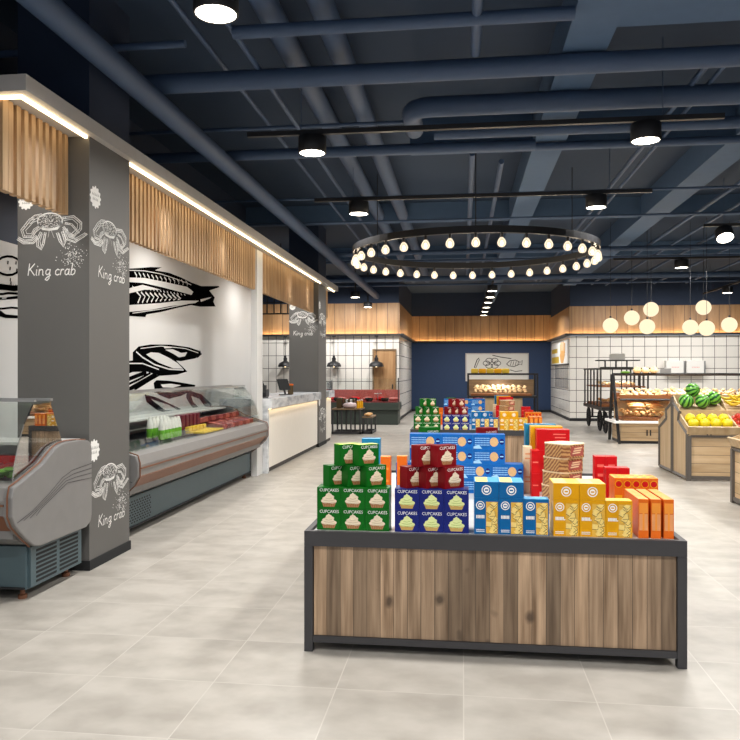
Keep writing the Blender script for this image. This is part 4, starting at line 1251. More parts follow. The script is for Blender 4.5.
def wafer():
    w, h = .20, .083
    t = thing('wafer_pack', (0, 0, 0), '', 'pack')
    oc = []
    for sx, sy in ((1, 1), (-1, 1), (-1, -1), (1, -1)):
        c = .035; a, b = sx * (w / 2), sy * (w / 2)
        oc += [(a, b - sy * c), (a - sx * c, b)] if sx * sy > 0 else [(a - sx * c, b), (a, b - sy * c)]
    MB().prism(oc, 2, 0, h).build('pack_body', M['wafer'], t, at=(0, 0, 0))
    MB().prism([(x * 1.02, y * 1.02) for x, y in oc], 2, h - .004, h + .002).build('pack_lid', M['wafer_top'], t, at=(0, 0, 0))
    mb = MB(); mp = front(w, w, h)
    mb.fill([(-.055, .012), (.055, .012), (.055, .07), (-.055, .07)], mp, 0)
    for k in range(3): mb.stroke([(-.04 + .008 * k, .028 + k * .014), (.03 + .008 * k, .032 + k * .014)], .008, mp, 1, .0004)
    mb.build('front_print', [M['meat'], M['wafer_top']], t, at=(0, 0, 0))
    return tree_of(t)
WP = wafer()

def stand(tag_, x0, y0, w=1.965, d=2.50):
    t = thing('display_stand', (x0 + w / 2, y0 + d / 2, 0), '%s low display stand with wooden plank sides and charcoal steel frame' % tag_, 'display stand')
    x1, y1, H = x0 + w, y0 + d, .647; s = .046
    for x in (x0, x1 - s):
        for y in (y0, y1 - s): MB().box(x, y, .001, x + s, y + s, H - .081).build('leg', M['char'], t)
    m_ = MB()
    rim = [(x0, y0, x1, y0 + .03), (x0, y1 - .03, x1, y1), (x0, y0 + .03, x0 + .03, y1 - .03), (x1 - .03, y0 + .03, x1, y1 - .03)]
    for a, b, c, e in rim: m_.box(a, b, H - .08, c, e, H)
    m_.build('top_rim', M['char'], t)
    MB().box(x0 + .031, y0 + .031, H - .06, x1 - .031, y1 - .031, .629).build('deck', M['case_in'], t)
    m_ = MB()
    for a, b, c, e in ((x0 + s, y0 + .005, x1 - s, y0 + .04), (x0 + s, y1 - .04, x1 - s, y1 - .005), (x0 + .005, y0 + s, x0 + .04, y1 - s), (x1 - .04, y0 + s, x1 - .005, y1 - s)):
        m_.box(a, b, .05, c, e, .085)
    m_.build('bottom_rail', M['char'], t)
    MB().box(x0 + s + .002, y0 + .018, .086, x1 - s - .002, y0 + .036, H - .081).build('front_planks', M['plank'], t)
    MB().box(x0 + s + .002, y1 - .036, .086, x1 - s - .002, y1 - .018, H - .081).build('back_planks', M['plank'], t)
    MB().box(x0 + .018, y0 + s + .002, .086, x0 + .036, y1 - s - .002, H - .081).build('side_planks', M['plank_y'], t)
    MB().box(x1 - .036, y0 + s + .002, .086, x1 - .018, y1 - s - .002, H - .081).build('side_planks', M['plank_y'], t)

def stock(tg, ox, oy):
    Z0 = .6295; e = .0006
    on = 'on the %s display stand' % tg
    def pyramid(key, base, topt, x0, cb, ct):
        """2 layers of 3, then 3 and 2 turned boxes"""
        Y = 4.048 + CDB / 2
        cols = [x0 + CW / 2 + k * (CW + .0012) for k in range(3)]
        for lay in range(2):
            for k in range(3):
                put(key + 'b', base[0], (ox + cols[k], oy + Y, Z0 + lay * (CH + e)), 0,
                    '%s cupcake box, %s, %s layer %s' % (cb, pos3(k, 3), ['bottom', 'second'][lay], on))
        for lay, nn in ((2, 3), (3, 2)):
            xm = x0 + 1.5 * CW + (.0 if nn == 3 else .01)
            for k in range(nn):
                tt = topt[lay - 2]
                put(key + 't%d' % lay, tt[1], (ox + xm + (k - (nn - 1) / 2) * .1045, oy + Y + .012, Z0 + lay * (CH + e)), R(41),
                    '%s turned cupcake box, %s, %s layer %s' % (ct, pos3(k, nn), ['third', 'top'][lay - 2], on))
    pyramid('g', GB, (GB, GT), -.80, 'green', 'green')
    pyramid('b', BB, (RB, RB), -.369, 'navy blue', 'maroon')
    for key, tr, cx, w, cl in (('kb', KB, .060, .1305, 'blue'), ('ky', KY, .476, .1345, 'yellow')):
        for k in range(3):
            put(key, tr[0], (ox + cx + w / 2 + k * (w + .0012), oy + 4.048 + .043, Z0), 0, '%s cracker box, %s, standing in front %s' % (cl, pos3(k, 3), on))
        for k in range(2):
            put(key + '2', tr[0], (ox + cx + w / 2 + k * (w + .0012), oy + 4.048 + .131, Z0), 0, '%s cracker box, %s, standing behind the front row %s' % (cl, pos3(k, 2), on))
            put(key + 'l', tr[1], (ox + cx + w / 2 + k * (w + .0012), oy + 4.048 + .098, Z0 + .193 + e), 0, '%s cracker box lying on top, %s, %s' % (cl, pos3(k, 2), on))
    for k in range(3):
        for j in range(3):
            put('o', OB, (ox + .938 + k * .0635, oy + 4.048 + .058 + j * .117, Z0), 0,
                'orange narrow snack box, %s column, %s row %s' % (pos3(k, 3), ['front', 'middle', 'back'][j], on))
    for k in range(5):
        for j in range(2):
            put('x', XB, (ox + .905 + k * .0495, oy + 4.55 + j * .083, Z0), 0,
                'orange box with yellow lid, %s, %s row %s' % (pos3(k, 5), ['front', 'back'][j], on))
    for k in range(2):
        put('rt', RT, (ox + .925 + k * .072, oy + 4.86, Z0), 0, 'tall red box, %s of the nearer pair %s' % (pos3(k, 2), on))
        o = put('rt', RT, (ox + .905 + k * .072, oy + 5.14, Z0), 0, 'tall red box, %s of the farther, taller pair %s' % (pos3(k, 2), on)); o.scale = (1, 1, 1.15)
    for k in range(5):
        put('w', WP, (ox + .625 - .006 * (4 - k), oy + 4.75 + (k % 2) * .006, Z0 + k * .0865), R(38 + (k % 3) * 3),
            'brown striped wafer pack, %s of the stack %s' % (['lowest', 'second lowest', 'middle', 'second highest', 'topmost'][k], on))
    for k, (tr, y, hs, cl) in enumerate(((RD, 5.60, .150, 'red'), (YE, 5.745, .154, 'yellow'), (TE, 5.885, .156, 'teal'))):
        for l in range(3):
            put('tri%d' % k, tr, (ox + .650 - k * .03, oy + y, Z0 + l * (hs + e) + 0), 0, '%s biscuit box, %s of its stack %s' % (cl, ['lowest', 'middle', 'topmost'][l], on))
    for l in range(2):
        put('cr', CR, (ox + .463, oy + 5.52, Z0 + l * .166), 0, 'narrow cream box left of the red spine boxes, %s %s' % (['lower', 'upper'][l], on))
        put('sp', SP, (ox + .502, oy + 5.36, Z0 + l * .161), 0, 'narrow red box beside the biscuit boxes, %s %s' % (['lower', 'upper'][l], on))
    for l in range(4):
        nn = 4 if l < 2 else 3
        for k in range(nn):
            x = (-.484 if l < 2 else -.384) + .1135 + k * .2278
            put('c', CB, (ox + x, oy + 5.40 + .065, Z0 + l * (.105 + e)), 0, 'blue cookie box, %s, %s layer %s' % (pos3(k, nn), ['bottom', 'second', 'third', 'top'][l], on))
    for key, bt_, ly, x, cl in (('gf', GB, LG_, -.345, 'green'), ('rf', RB, LR_, .125, 'maroon')):
        for l in range(3):
            put(key, bt_[0], (ox + x + .068, oy + 6.16, Z0 + l * (CH + e)), R(35), '%s cupcake box behind cookie boxes, %s layer %s' % (cl, ['bottom', 'middle', 'third'][l], on))
        put(key + 'l', ly, (ox + x + .068, oy + 6.16, Z0 + 3 * (CH + e)), R(35), '%s cupcake box lying flat behind cookie boxes %s' % (cl, on))
    put('jb', JB, (ox - .755, oy + 6.15, Z0), 0, 'light blue carton standing at the far left corner %s' % on)
    put('jo', JO, (ox - .536, oy + 5.20, Z0), 0, 'orange juice carton behind the green boxes %s' % on)
    put('jo', JO, (ox - .425, oy + 5.24, Z0), 0, 'orange juice carton behind the navy boxes %s' % on)
    if tg == 'near':
        pass
stand('nearest', -.846, 3.925, 1.968, 2.53); stock('near', 0, 0)
stand('farther', -.778, 11.06, 1.968, 2.53); stock('far', .065, 7.13)

# ================================================================== RIGHT SIDE
# ------------------------------------------------------------------ produce stands
def produce_stand(label, L, loc, rz=0, double=True):
    """front faces -y at local y = 0, runs along local x 0..L; stepped end panels with grey steel outline"""
    t = thing('produce_stand', loc, label, 'produce stand', rz=rz); Z = (0, 0, 0)
    half = [(0, .001), (.75, .001), (.75, 1.04), (.44, .80), (.36, .90), (.03, .65), (0, .62)]
    prof = [(.0, .001), (.745, .001), (.745, 1.17), (.70, 1.05), (.40, .93), (.44, .80), (.02, .64), (0, .62)]
    def side(x0, x1, mir, nm):
        f = (lambda p: (1.49 - p[0], p[1])) if mir else (lambda p: p)
        pr = [f(p) for p in prof]
        q = MB().prism(pr[::-1] if mir else pr, 0, x0, x1).build(nm, M['oak_v'], t, at=Z)
        pth = [f(p) for p in ((.02, .03), (.725, .03), (.725, 1.13), (.70, 1.045), (.395, .93), (.435, .805), (.02, .645))]
        for k in range(len(pth)):
            a, b = pth[k], pth[(k + 1) % len(pth)]
            xm = x0 if x0 < L / 2 else x1
            MB().bar((xm, a[0], a[1]), (xm, b[0], b[1]), .036).build('frame_bar', M['greyframe'], q, at=Z)
    for mir in ((False, True) if double else (False,)):
        side(0, .02, mir, 'side_panel'); side(L - .02, L, mir, 'side_panel')
    f = (lambda y: y)
    MB().box(.04, .02, .07, L - .04, .04, .60).build('front_board', M['oak_h'], t, at=Z)
    MB().box(-.012, -.012, .001, .045, .045, .62).build('corner_post', M['greyframe'], t, at=Z)
    MB().box(L - .045, -.012, .001, L + .012, .045, .62).build('corner_post', M['greyframe'], t, at=Z)
    MB().box(.046, .0, .02, L - .046, .03, .068).box(.046, .0, .602, L - .046, .03, .63).build('front_rail', M['greyframe'], t, at=Z)
    def trayset(mir):
        g = (lambda y: 1.49 - y) if mir else (lambda y: y)
        def pb(poly, a, b, nm, mm='oak'):
            pl = [(g(y), z) for y, z in poly]
            return MB().prism(pl[::-1] if mir else pl, 0, a, b).build(nm, M[mm], t, at=Z)
        # lower tray: floor slopes up to the back
        pb([(.0, .66), (.40, .80), (.40, .785), (.0, .645)], .02, L - .02, 'tray_floor')
        pb([(-.05, .745), (-.03, .755), (.02, .655), (.0, .645)], -.01, L + .01, 'tray_board')
        pb([(.40, .785), (.415, .785), (.415, .955), (.40, .955)], .0, L, 'tray_board')
        pb([(.41, .92), (.74, 1.05), (.74, 1.035), (.41, .905)], .02, L - .02, 'tray_floor')
        pb([(.73, 1.035), (.745, 1.035), (.745, 1.17), (.73, 1.17)], .0, L, 'tray_board')
        n_ = max(1, round(L / .62))
        for k in range(n_ + 1):
            x = min(max(L * k / n_, .0), L - .018)
            pb([(-.02, .74), (.02, .65), (.40, .79), (.40, .905)], x, x + .018, 'tray_divider')
            pb([(.415, .955), (.415, .91), (.73, 1.04), (.735, 1.16)], x, x + .018, 'tray_divider')
    trayset(False)
    if double: trayset(True)
    return t
PX, PY = 3.07, 10.715
produce_stand('oak produce stand with watermelons, melons and apples on stepped trays', 2.6, (PX, PY, 0))
produce_stand('corner of an oak produce stand at the right edge, facing the aisle', 2.2, (3.07, 9.03, 0), R(-90), False)

wm0 = thing('watermelon', (0, 0, 0), '', 'watermelon')
MB().ball((0, 0, 0), (.104, .104, .098), 22).build('rind', M['rind'], wm0, at=(0, 0, 0))
MB().tube([(0, 0, .097), (.008, 0, .110), (.02, .005, .12)], .005, 6).build('stem', M['stem'], wm0, at=(0, 0, 0))
WT = tree_of(wm0)
for k, (x, y, z, l, r) in enumerate(((.13, .53, 1.082, 'watermelon at the left front of the upper tray', (.5, .3, 0)), (.355, .53, 1.082, 'watermelon at the right front of the upper tray', (.9, -.5, 1)),
                                     (.537, .62, 1.122, 'watermelon at the back right of the heap, beside the divider', (.4, .9, .5)),
                                     (.245, .622, 1.238, 'watermelon on top of the watermelon heap', (1.35, .25, .6)))):
    if k == 0: wm0.location = (PX + x, PY + y, z); wm0['label'] = l; wm0.rotation_euler = r
    else: dup(WT, (PX + x, PY + y, z), label=l, rot=r)

me0 = thing('yellow_melon', (0, 0, 0), '', 'melon')
MB().ball((0, 0, 0), (.073, .073, .071), 18).build('skin', M['melon'], me0, at=(0, 0, 0))
MB().lathe([(.007, .067), (.005, .08), (.001, .081)], 8).build('stem', M['stem'], me0, at=(0, 0, 0))
MT = tree_of(me0); k = 0
for j in range(2):
    for i in range(4):
        loc = (PX + .105 + i * .149 - (.0 if j % 2 else -.0), PY + .10 + j * .155, .786 + j * .060)
        lb = 'round yellow melon, %s in the %s row of the lower tray' % (pos3(i, 4), ['front', 'back'][j])
        r = (random.uniform(-.5, .5), random.uniform(-.5, .5), random.random() * 3)
        if k == 0: me0.location = loc; me0['label'] = lb; me0.rotation_euler = r
        else: dup(MT, loc, label=lb, rot=r)
        k += 1
ap = thing('apple', (0, 0, 0), '', 'apple')
MB().lathe([(.001, -.030), (.018, -.036), (.034, -.022), (.042, .004), (.036, .028), (.018, .037), (.006, .030), (.001, .026)], 14).build('skin', M['apple'], ap, at=(0, 0, 0))
MB().tube([(0, 0, .026), (.004, 0, .048)], .0025, 5).build('stem', M['stem'], ap, at=(0, 0, 0))
AT = tree_of(ap); k = 0
for lay in range(2):
    for j in range(4):
        for i in range(6 - lay):
            if lay and j == 3: continue
            loc = (PX + .71 + i * .087 + lay * .04, PY + .05 + j * .088 + lay * .045, .748 + j * .033 + lay * .068)
            r = (random.uniform(-.6, .6), random.uniform(-.6, .6), random.random() * 3)
            lb = 'red apple heaped in the lower tray beside the yellow melons'
            if k == 0: ap.location = loc; tag(ap, lb, None, 'apples in the lower tray'); ap.rotation_euler = r
            else: dup(AT, loc, label=lb, rot=r)
            k += 1
# bananas
def banana_mesh():
    pts, rs = [], []
    for k in range(9):
        a = R(-48 + 12 * k); pts.append((.13 * math.sin(a), 0, .13 - .13 * math.cos(a))); rs.append([.006, .013, .018, .02, .021, .02, .018, .013, .006][k])
    return MB().tube(pts, rs, 8)
bn = bpy.data.objects.new('banana', banana_mesh().mesh('banana', M['banana'])); COL.objects.link(bn); k = 0
for i in range(7):
    for j in range(3):
        loc = (PX + .76 + i * .075 + random.uniform(-.02, .02), PY + .50 + j * .075, 1.035 + j * .04 + (.03 if i % 2 else 0))
        o = bn if k == 0 else bn.copy()
        if k: COL.objects.link(o)
        o.location = loc; o.rotation_euler = (random.uniform(-.5, .5), random.uniform(-.2, .2), random.uniform(-.5, .5)); tag(o, 'yellow banana heaped in the upper tray beside the watermelons', 'banana', 'bananas in the upper tray'); k += 1

# ------------------------------------------------------------------ breads
def croissant():
    pts, rs = [], []
    for k in range(9):
        a = R(-80 + 20 * k); pts.append((.055 * math.sin(a), .05 - .05 * math.cos(a), .022)); rs.append([.006, .014, .02, .026, .029, .026, .02, .014, .006][k] * (1.06 if k % 2 else .95))
    return MB().tube(pts, rs, 8).mesh('croissant', M['bread2'])
def loaf(): return MB().ball((0, 0, .035), (.10, .05, .038), 12).mesh('loaf', M['bread'])
def baguette(): return MB().tube([(-.17, 0, .03), (-.14, 0, .032), (-.05, 0, .036), (.05, 0, .036), (.14, 0, .032), (.17, 0, .03)], [.008, .022, .03, .03, .022, .008], 10).mesh('baguette', M['bread'])
def bun(): return MB().lathe([(.04, 0), (.05, .012), (.046, .035), (.028, .052), (.001, .057)], 12).mesh('bun', M['bread2'])
BM = dict(croissant=croissant(), loaf=loaf(), baguette=baguette(), bun=bun())
def pile(kind, spots, label, group):
    for x, y, z in spots:
        o = link(kind, BM[kind], None, (x, y, z + .018), random.uniform(-3.1, 3.1) if kind in ('croissant', 'bun') else random.uniform(-.15, .15) + (math.pi / 2 if kind == 'loaf' else 0))
        ti = .12 if kind in ('loaf', 'baguette') else .3
        o.rotation_euler[0] = random.uniform(-ti, ti); o.rotation_euler[1] = random.uniform(-ti, ti)
        o.scale = (1.15, 1.15, 1.15) if kind in ('croissant', 'bun') else (1, 1, 1)
        tag(o, label, kind if kind != 'loaf' else 'bread loaf', group)
def grid(x0, x1, nx, y0, y1, ny, z, dz=0, jit=.01):
    return [(x0 + (x1 - x0) * (i + .5) / nx + random.uniform(-jit, jit), y0 + (y1 - y0) * (j + .5) / ny + random.uniform(-jit, jit), z + dz * j + random.uniform(0, .03)) for i in range(nx) for j in range(ny)]

# ------------------------------------------------------------------ bread rack (A-frame, tray, glass bin, oak cabinet)
RX0, RY0, RX1 = 3.25, 16.1, 6.6
t = thing('bread_rack', ((RX0 + RX1) / 2, RY0 + .4, 0), 'black framed bread rack with tray, glass bin and oak base cabinets', 'bread rack')
cab = MB().box(RX0 + .03, RY0 + .05, .06, RX1, RY0 + .95, .425).build('cabinet', M['oak_h'], t)
MB().box(RX0 + .03, RY0 + .06, .001, RX1, RY0 + .95, .059).build('kick_plate', M['black'], t)
MB().box(RX0 - .12, RY0 - .04, .426, RX1, RY0 + 1.0, .475).build('white_worktop', M['white'], t, bevel=.006)
for x in (.55, .62, 1.75, 1.82, 2.9, 2.97): MB().box(RX0 + x, RY0 + .03, .17, RX0 + x + .022, RY0 + .049, .29).build('handle', M['black'], cab)
for x in (RX0 - .02, RX1 - .04):
    MB().bar((x, RY0 - .06, .001), (x - .06, RY0 + .28, 1.45), .045).build('leg', M['black'], t)
    MB().bar((x, RY0 + .98, .001), (x - .06, RY0 + .38, 1.45), .045).build('leg', M['black'], t)
MB().bar((RX0 - .10, RY0 + .30, 1.45), (RX1, RY0 + .30, 1.45), .04).build('top_bar', M['black'], t)
MB().box(RX0 - .0, RY0 + .0, .93, RX1, RY0 + .85, .955).box(RX0 - .0, RY0 + .0, .956, RX1, RY0 + .02, 1.02).box(RX0 - .0, RY0 + .83, .956, RX1, RY0 + .85, 1.05).build('bread_tray', M['tray'], t)
MB().bar((RX0, RY0 - .02, .925), (RX1, RY0 - .02, .925), .03).build('tray_rail', M['black'], t)
MB().box(RX0 + .08, RY0 + .06, .476, RX1, RY0 + .90, .53).build('bin_floor', M['tray'], t)
MB().box(RX0 + .06, RY0 + .05, .476, RX1, RY0 + .058, .86).build('bin_glass', M['glass'], t)
for x in (1.05, 1.55, 2.1, 2.65): MB().box(RX0 + x, RY0 + .03, .476, RX0 + x + .022, RY0 + .049, .92).build('divider_post', M['black'], t)
MB().box(RX0 + .06, RY0 + .90, .476, RX1, RY0 + .915, .92).build('bin_back', M['oak'], t)
for a, b, kind in ((.02, 1.0, 'croissant'), (1.05, 2.0, 'bun'), (2.05, 3.2, 'croissant')):
    pile(kind, grid(RX0 + a, RX0 + b, 7, RY0 + .08, RY0 + .80, 4, .97, .03), 'golden %s in the top tray of the bread rack, %s of it' % (kind, {'.02': 'left part', '1.05': 'middle part', '2.05': 'right part'}[('%g' % a).replace('0.', '.')]), '%ss in the top tray, %s' % (kind, '%g' % a))
pile('loaf', grid(RX0 + .12, RX0 + 1.0, 7, RY0 + .10, RY0 + .85, 3, .535, .03), 'baked loaf in the left glass bin of the bread rack', 'loaves in the left glass bin')
pile('baguette', grid(RX0 + .25, RX0 + 1.0, 2, RY0 + .15, RY0 + .8, 5, .645, .035), 'long baguette lying on the loaves in the left glass bin', 'baguettes in the left glass bin')
pile('bun', grid(RX0 + 1.12, RX0 + 1.9, 6, RY0 + .12, RY0 + .8, 3, .535, .035), 'pale bun in the glass bin behind the produce stand', 'buns in the right glass bin')
for k in range(3):
    o = MB().lathe([(.05, 0), (.085, .03), (.09, .07), (.05, .12), (.001, .13)], 12).build('pastry_pack', M['bread2'], at=(0, 0, 0)); 
    o.location = (RX0 + .42 + k * .17, RY0 + .30, 1.478); tag(o, 'wrapped round pastry on top of the bread rack, %s' % pos3(k, 3), 'pastry')
o = MB().ball((0, 0, .02), (.11, .05, .025), 12).build('leaf_garnish', M['lettuce'], at=(0, 0, 0)); o.location = (RX0 + .18, RY0 + .30, 1.475); tag(o, 'small green leaf garnish on top of the bread rack', 'garnish')
t = thing('price_card', (RX0 + 1.0, RY0 + .30, 1.475), 'small grey price card standing on the bread rack bar', 'price card')
MB().box(-.11, -.006, .0, .11, .006, .10).build('card', M['steel'], t, at=(0, 0, 0))

# right shelf rack beyond
t = thing('shelf_rack', (6.3, 15.4, 0), 'black framed shelf rack with golden packs at the right edge', 'shelf rack')
for x in (5.55, 7.4):
    for y in (15.2, 15.7): MB().box(x, y, .001, x + .035, y + .035, 1.79).build('post', M['black'], t)
for z in (.3, .72, 1.40, 1.76): MB().box(5.586, 15.2, z, 7.399, 15.735, z + .03).build('shelf', M['brown' if z == 1.40 else 'black'], t)
for k in range(6):
    o = MB().box(-.12, -.1, 0, .12, .1, .22).build('golden_pack', M['bread2' if k % 2 else 'yellow'], at=(0, 0, 0), bevel=.03); o.location = (5.75 + k * .28, 15.4, 1.431)
    tag(o, 'golden bread pack on the shelf of the right rack, %s' % pos3(k, 6), 'pack')
t = thing('easel', (5.95, 15.0, 0), 'dark splayed easel legs standing in front of the right shelf rack', 'easel')
MB().bar((5.72, 14.95, .001), (5.86, 15.05, 1.36), .07).build('leg', M['stem'], t); MB().bar((6.16, 14.95, .001), (6.02, 15.05, 1.36), .07).build('leg', M['stem'], t)
MB().box(5.78, 15.02, 1.30, 6.10, 15.09, 1.36).build('crossbar', M['stem'], t)

# white boards on the tiled wall
for k in range(2):
    x = 6.02 + k * .58
    t = thing('white_box', (x + .27, YR - .12, 1.42), 'white wall box above the bread rack, %s one' % ['left', 'right'][k], 'wall box')
    MB().box(x, YR - .24, 1.44, x + .50, YR - .002, 1.84).build('housing', M['paper'], t, bevel=.01)
    MB().box(x + .50, YR - .23, 1.45, x + .545, YR - .01, 1.83).build('side_strip', M['steel'], t)
    a = MB(); mp = lambda u, v, l: (u, YR - .241 - l, v)
    for q in range(5): a.stroke([(x + .16 + q * .045, 1.64), (x + .185 + q * .045, 1.645)], .02, mp, 0)
    a.build('red_mark', [M['red2']], t)

# ------------------------------------------------------------------ old style cart
KX, KY0, KY1 = 3.45, 18.55, 21.35
t = thing('vendor_cart', (KX + .55, 19.9, 0), 'black iron vendor cart on spoked wheels with bread behind bars', 'cart')
deck = MB().box(KX - .12, KY0, .56, KX + 1.1, KY1, .64).build('deck', M['iron'], t)
def wheel(x, y, r=.27):
    w = thing_part('wheel', t); w.location = (x - (KX + .55), y - 19.9, r)
    pts = [(0, r * .90 * math.cos(2 * math.pi * k / 20), r * .90 * math.sin(2 * math.pi * k / 20)) for k in range(20)]
    MB().tube(pts, .026, 6, closed=True).build('tyre', M['rubber'], w, at=(0, 0, 0))
    MB().lathe([(.04, -.05), (.04, .05)], 10, ax=0).build('hub', M['iron'], w, at=(0, 0, 0))
    for k in range(8):
        a = k * math.pi / 4; MB().tube([(0, 0, 0), (0, r * .88 * math.cos(a), r * .88 * math.sin(a))], .012, 5).build('spoke', M['iron'], w, at=(0, 0, 0))
for y in (21.2, 19.5, 18.75):
    for x in (KX, KX + .95): wheel(x, y)
    MB().tube([(KX, y, .27), (KX + .95, y, .27)], .022, 8).build('axle', M['iron'], t)
    for x in (KX + .1, KX + .85): MB().box(x - .025, y - .025, .29, x + .025, y + .025, .559).build('strut', M['iron'], t)
for x in (KX - .10, KX + 1.02):
    for k in range(6):
        y = KY0 + .35 + k * .48
        if y > KY1: break
        MB().box(x, y, .641, x + .035, y + .035, 1.56).build('bar', M['iron'], t)
for k in range(4): MB().box(KX + .18 + k * .22, KY0 + .35, .641, KX + .205 + k * .22, KY0 + .375, 1.56).build('bar', M['iron'], t)
MB().box(KX - .12, KY0 + .30, 1.561, KX + 1.1, KY1 - .02, 1.60).build('roof', M['iron'], t)
MB().box(KX - .05, KY0 + .45, 1.12, KX + 1.0, KY1 - .1, 1.15).build('shelf', M['tray'], t)
MB().box(KX - .04, KY0 + .45, .642, KX + 1.0, KY1 - .1, .70).build('bread_tray', M['tray'], t)
for x in (.15, .42, .69): MB().box(KX + x, 19.7, 1.601, KX + x + .035, 19.735, 1.78).build('roof_post', M['iron'], t)
MB().box(KX - .05, 19.55, 1.781, KX + 1.0, 19.9, 1.81).box(KX + .05, 19.65, 1.601, KX + .85, 19.8, 1.63).build('roof_shelf', M['iron'], t)
pile('bun', grid(KX + .1, KX + .85, 4, KY0 + .6, KY1 - .3, 6, 1.155, 0), 'pale bun on the upper shelf of the iron cart', 'buns on the cart shelf')
pile('loaf', grid(KX + .14, KX + .82, 3, KY0 + .6, KY1 - .3, 6, .705, 0), 'baked loaf in the lower tray of the iron cart', 'loaves in the cart tray')
mb = MB(); mp = lambda u, v, l: (u, 19.70 - l, v)
for k in range(3): mb.stroke([(KX + .2 + k * .16, 1.86), (KX + .28 + k * .16, 1.96)], .03, mp); mb.stroke([(KX + .28 + k * .16, 1.96), (KX + .33 + k * .16, 1.86)], .03, mp)
MB().box(KX + .28, 19.705, 1.811, KX + .66, 19.72, 1.97).build('white_sign', M['paper'], t)

# ------------------------------------------------------------------ recess: board, rack, poster and niche
t = thing('sketch_board', (1.25, YB - .02, 1.2), 'white board with black food sketches on the blue wall', 'board')
MB().box(.13, YB - .04, 1.15, 2.40, YB - .002, 2.17).build('board', M['paper'], t)
MB().box(.09, YB - .05, 1.15, .13, YB - .002, 2.21).box(2.40, YB - .05, 1.15, 2.44, YB - .002, 2.21).box(.13, YB - .05, 2.17, 2.40, YB - .002, 2.21).build('frame', M['fascia'], t)
mb = MB(); mp = lambda u, v, l: (u, YB - .042 - l, v)
for k in range(6):
    a = k * math.pi / 3; mb.ringo((1.08 + .20 * math.cos(a), 1.83 + .12 * math.sin(a)), .13, .022, mp, n=14, ry=.085)
mb.stroke([(.42, 1.66), (.52, 1.95), (.60, 2.03)], .03, mp); mb.stroke([(.47, 1.64), (.62, 1.98)], .02, mp)
mb.stroke([(1.1, 2.13), (1.4, 2.06), (1.8, 2.0)], .028, mp)
mb.stroke([(1.62, 1.80), (1.74, 1.92), (1.95, 1.95), (2.12, 1.86), (2.2, 1.94), (2.18, 1.76), (2.1, 1.80), (1.9, 1.70), (1.7, 1.73), (1.62, 1.80)], .024, mp)
for k in range(4): mb.stroke([(1.76 + k * .09, 1.74), (1.80 + k * .09, 1.9)], .018, mp)
mb.stroke([(1.55, 1.62), (1.62, 1.5), (1.75, 1.58), (1.95, 1.52), (2.2, 1.55)], .024, mp); mb.stroke([(.5, 1.55), (.8, 1.42), (1.2, 1.48), (1.5, 1.40)], .024, mp)
mb.build('sketch', [M['ink']], t)

BX0, BX1, BY0, BY1 = .14, 2.42, 24.6, 25.6
t = thing('bakery_case', ((BX0 + BX1) / 2, 25.1, 0), 'black framed bakery case full of pastries before the blue wall', 'bakery case')
for x in (BX0, BX1 - .06):
    for y in (BY0, BY1 - .06): MB().box(x, y, .001, x + .06, y + .06, 1.40).build('post', M['black'], t)
MB().box(BX0, BY0, 1.401, BX1, BY0 + .06, 1.46).box(BX0, BY1 - .06, 1.401, BX1, BY1, 1.46).box(BX0, BY0 + .06, 1.401, BX0 + .06, BY1 - .06, 1.46).box(BX1 - .06, BY0 + .06, 1.401, BX1, BY1 - .06, 1.46).build('top_frame', M['black'], t)
MB().box(BX0 + .06, BY0 + .07, 1.42, BX1 - .06, BY1 - .07, 1.43).build('top_glass', M['glass'], t)
MB().box(BX0 + .0, BY0 - .01, .66, BX1, BY1, .72).build('shelf', M['black'], t)
MB().box(BX0 + .12, BY0 + .04, .721, BX1 - .2, BY1 - .1, .78).build('pastry_tray', M['tray'], t)
MB().box(BX0 + .061, BY1 - .059, .721, BX1 - .061, BY1 - .03, 1.25).build('back_board', M['brown'], t)
MB().box(BX0 + .07, BY0 + .07, .06, BX1 - .5, BY1 - .07, .65).build('lower_cabinet', M['oak'], t)
for k in range(7): MB().box(BX0 + .065, BY0 + .1, .30 + .05 * k, BX0 + .068, BY1 - .1, .32 + .05 * k).build('vent_slat', M['black'], t)
pile('croissant', grid(BX0 + .2, BX1 - .32, 11, BY0 + .1, BY1 - .2, 4, .80, .055), 'golden croissant heaped on the tray of the bakery case', 'croissants in the bakery case')
pile('bun', grid(BX0 + .25, BX1 - .5, 9, BY0 + .15, BY1 - .25, 3, .88, .05), 'pale bun on the heap in the bakery case', 'buns in the bakery case')
for k in range(5):
    o = MB().box(-.12, -.1, 0, .12, .1, .15).build('snack_pack', M['yellow' if k % 2 else 'ytray'], at=(0, 0, 0), bevel=.03); o.location = (BX0 + .22 + k * .20, 25.0, 1.461) if False else (BX0 + .24 + k * .25, BY0 + .11, 1.461)
    tag(o, 'yellow snack pack on top of the bakery case, %s' % pos3(k, 5), 'pack')
area('case_fill', 1.2, 25.0, 1.38, 12, .5)  # unseen fill light added to brighten the pastries
for x in (3.75, 4.6, 5.4): area('bin_fill', x, RY0 + .4, .90, 5, .3); area('rack_lamp', x, RY0 + .3, 1.42, 4, .3)  # unseen fill lights added because the bread came out dark
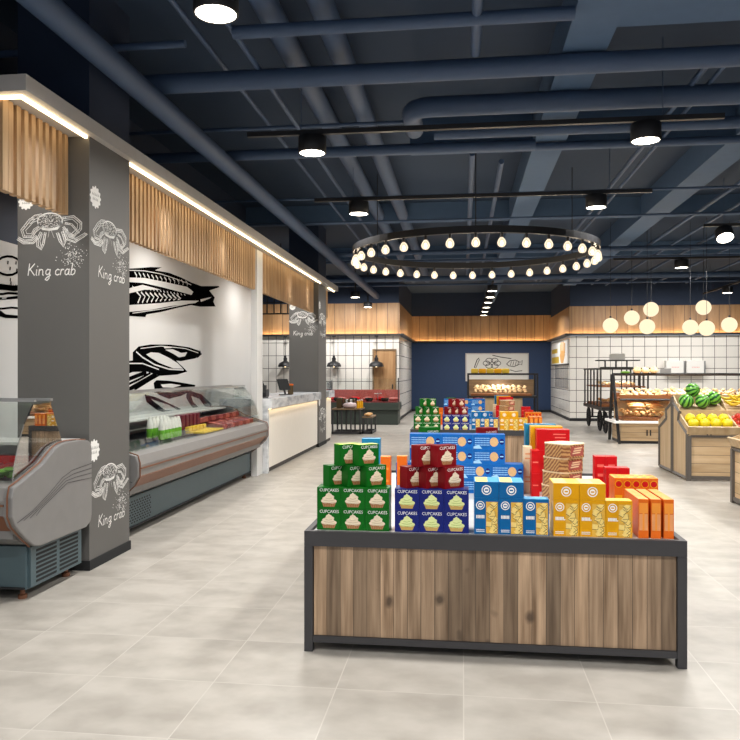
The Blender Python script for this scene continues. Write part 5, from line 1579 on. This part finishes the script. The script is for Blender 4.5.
area('cart_lamp', KX + .45, 19.4, 1.52, 9, .4)  # unseen fill light added inside the cart for its bread

t = thing('bread_poster', (XR - .02, 25.9, 1.7), 'poster of a bread hand on the tiled wall beside the blue recess', 'poster')
MB().box(XR - .03, YR + .3, 1.75, XR - .001, 27.9, 2.52).build('board', M['white'], t)
mb = MB(); mp = lambda u, v, l: (XR - .031 - l, u, v)
mb.fill([(27.8, 1.80), (27.8, 2.02), (25.8, 2.02), (25.8, 1.80)], mp, 0); mb.fill([(27.8, 2.15), (27.8, 2.3), (26.2, 2.3), (26.2, 2.15)], mp, 0)
mb.fill([(24.7, 1.79), (25.3, 1.79), (25.6, 2.05), (25.3, 2.2), (24.6, 2.2), (24.3, 2.05)], mp, 1)
for k in range(4): mb.stroke([(25.3 - k * .3, 2.1), (25.45 - k * .36, 2.44 + (.04 if 0 < k < 3 else 0))], .24, mp, 1, .001)
mb.build('bread_picture', [M['ytray'], M['bread']], t)
struct(MB().box(XR - .012, YR + .35, .98, XR - .001, 27.0, 1.73).build('window_1', M['grey_tile'], at=(0, 0, 0)))
MB().box(XR - .05, YR + .25, 1.735, XR - .001, 27.95, 1.765).build('trim_poster', M['kick'], at=(0, 0, 0))['kind'] = 'structure'

# ================================================================== CAMERA, WORLD, COLOUR
cam = bpy.data.cameras.new('camera'); co = bpy.data.objects.new('camera', cam); COL.objects.link(co)
co.location = (0, 0, EYE); co.rotation_euler = (R(90), 0, YAW)
cam.sensor_width = 36; cam.lens = 36 * F_PX / 740; cam.shift_y = 2 / 740; cam.clip_end = 200
SC.camera = co
w = bpy.data.worlds.new('world'); SC.world = w; w.use_nodes = True
bg = w.node_tree.nodes['Background']; bg.inputs[0].default_value = (.82, .88, 1, 1); bg.inputs[1].default_value = .45
SC.view_settings.view_transform = 'Standard'; SC.view_settings.look = 'None'
SC.view_settings.exposure = 0.12; SC.view_settings.gamma = 1; SC.view_settings.use_curve_mapping = False
SC.cycles.use_denoising = True
SC.cycles.max_bounces = 8; SC.cycles.transparent_max_bounces = 16
SC.cycles.sample_clamp_indirect = 6
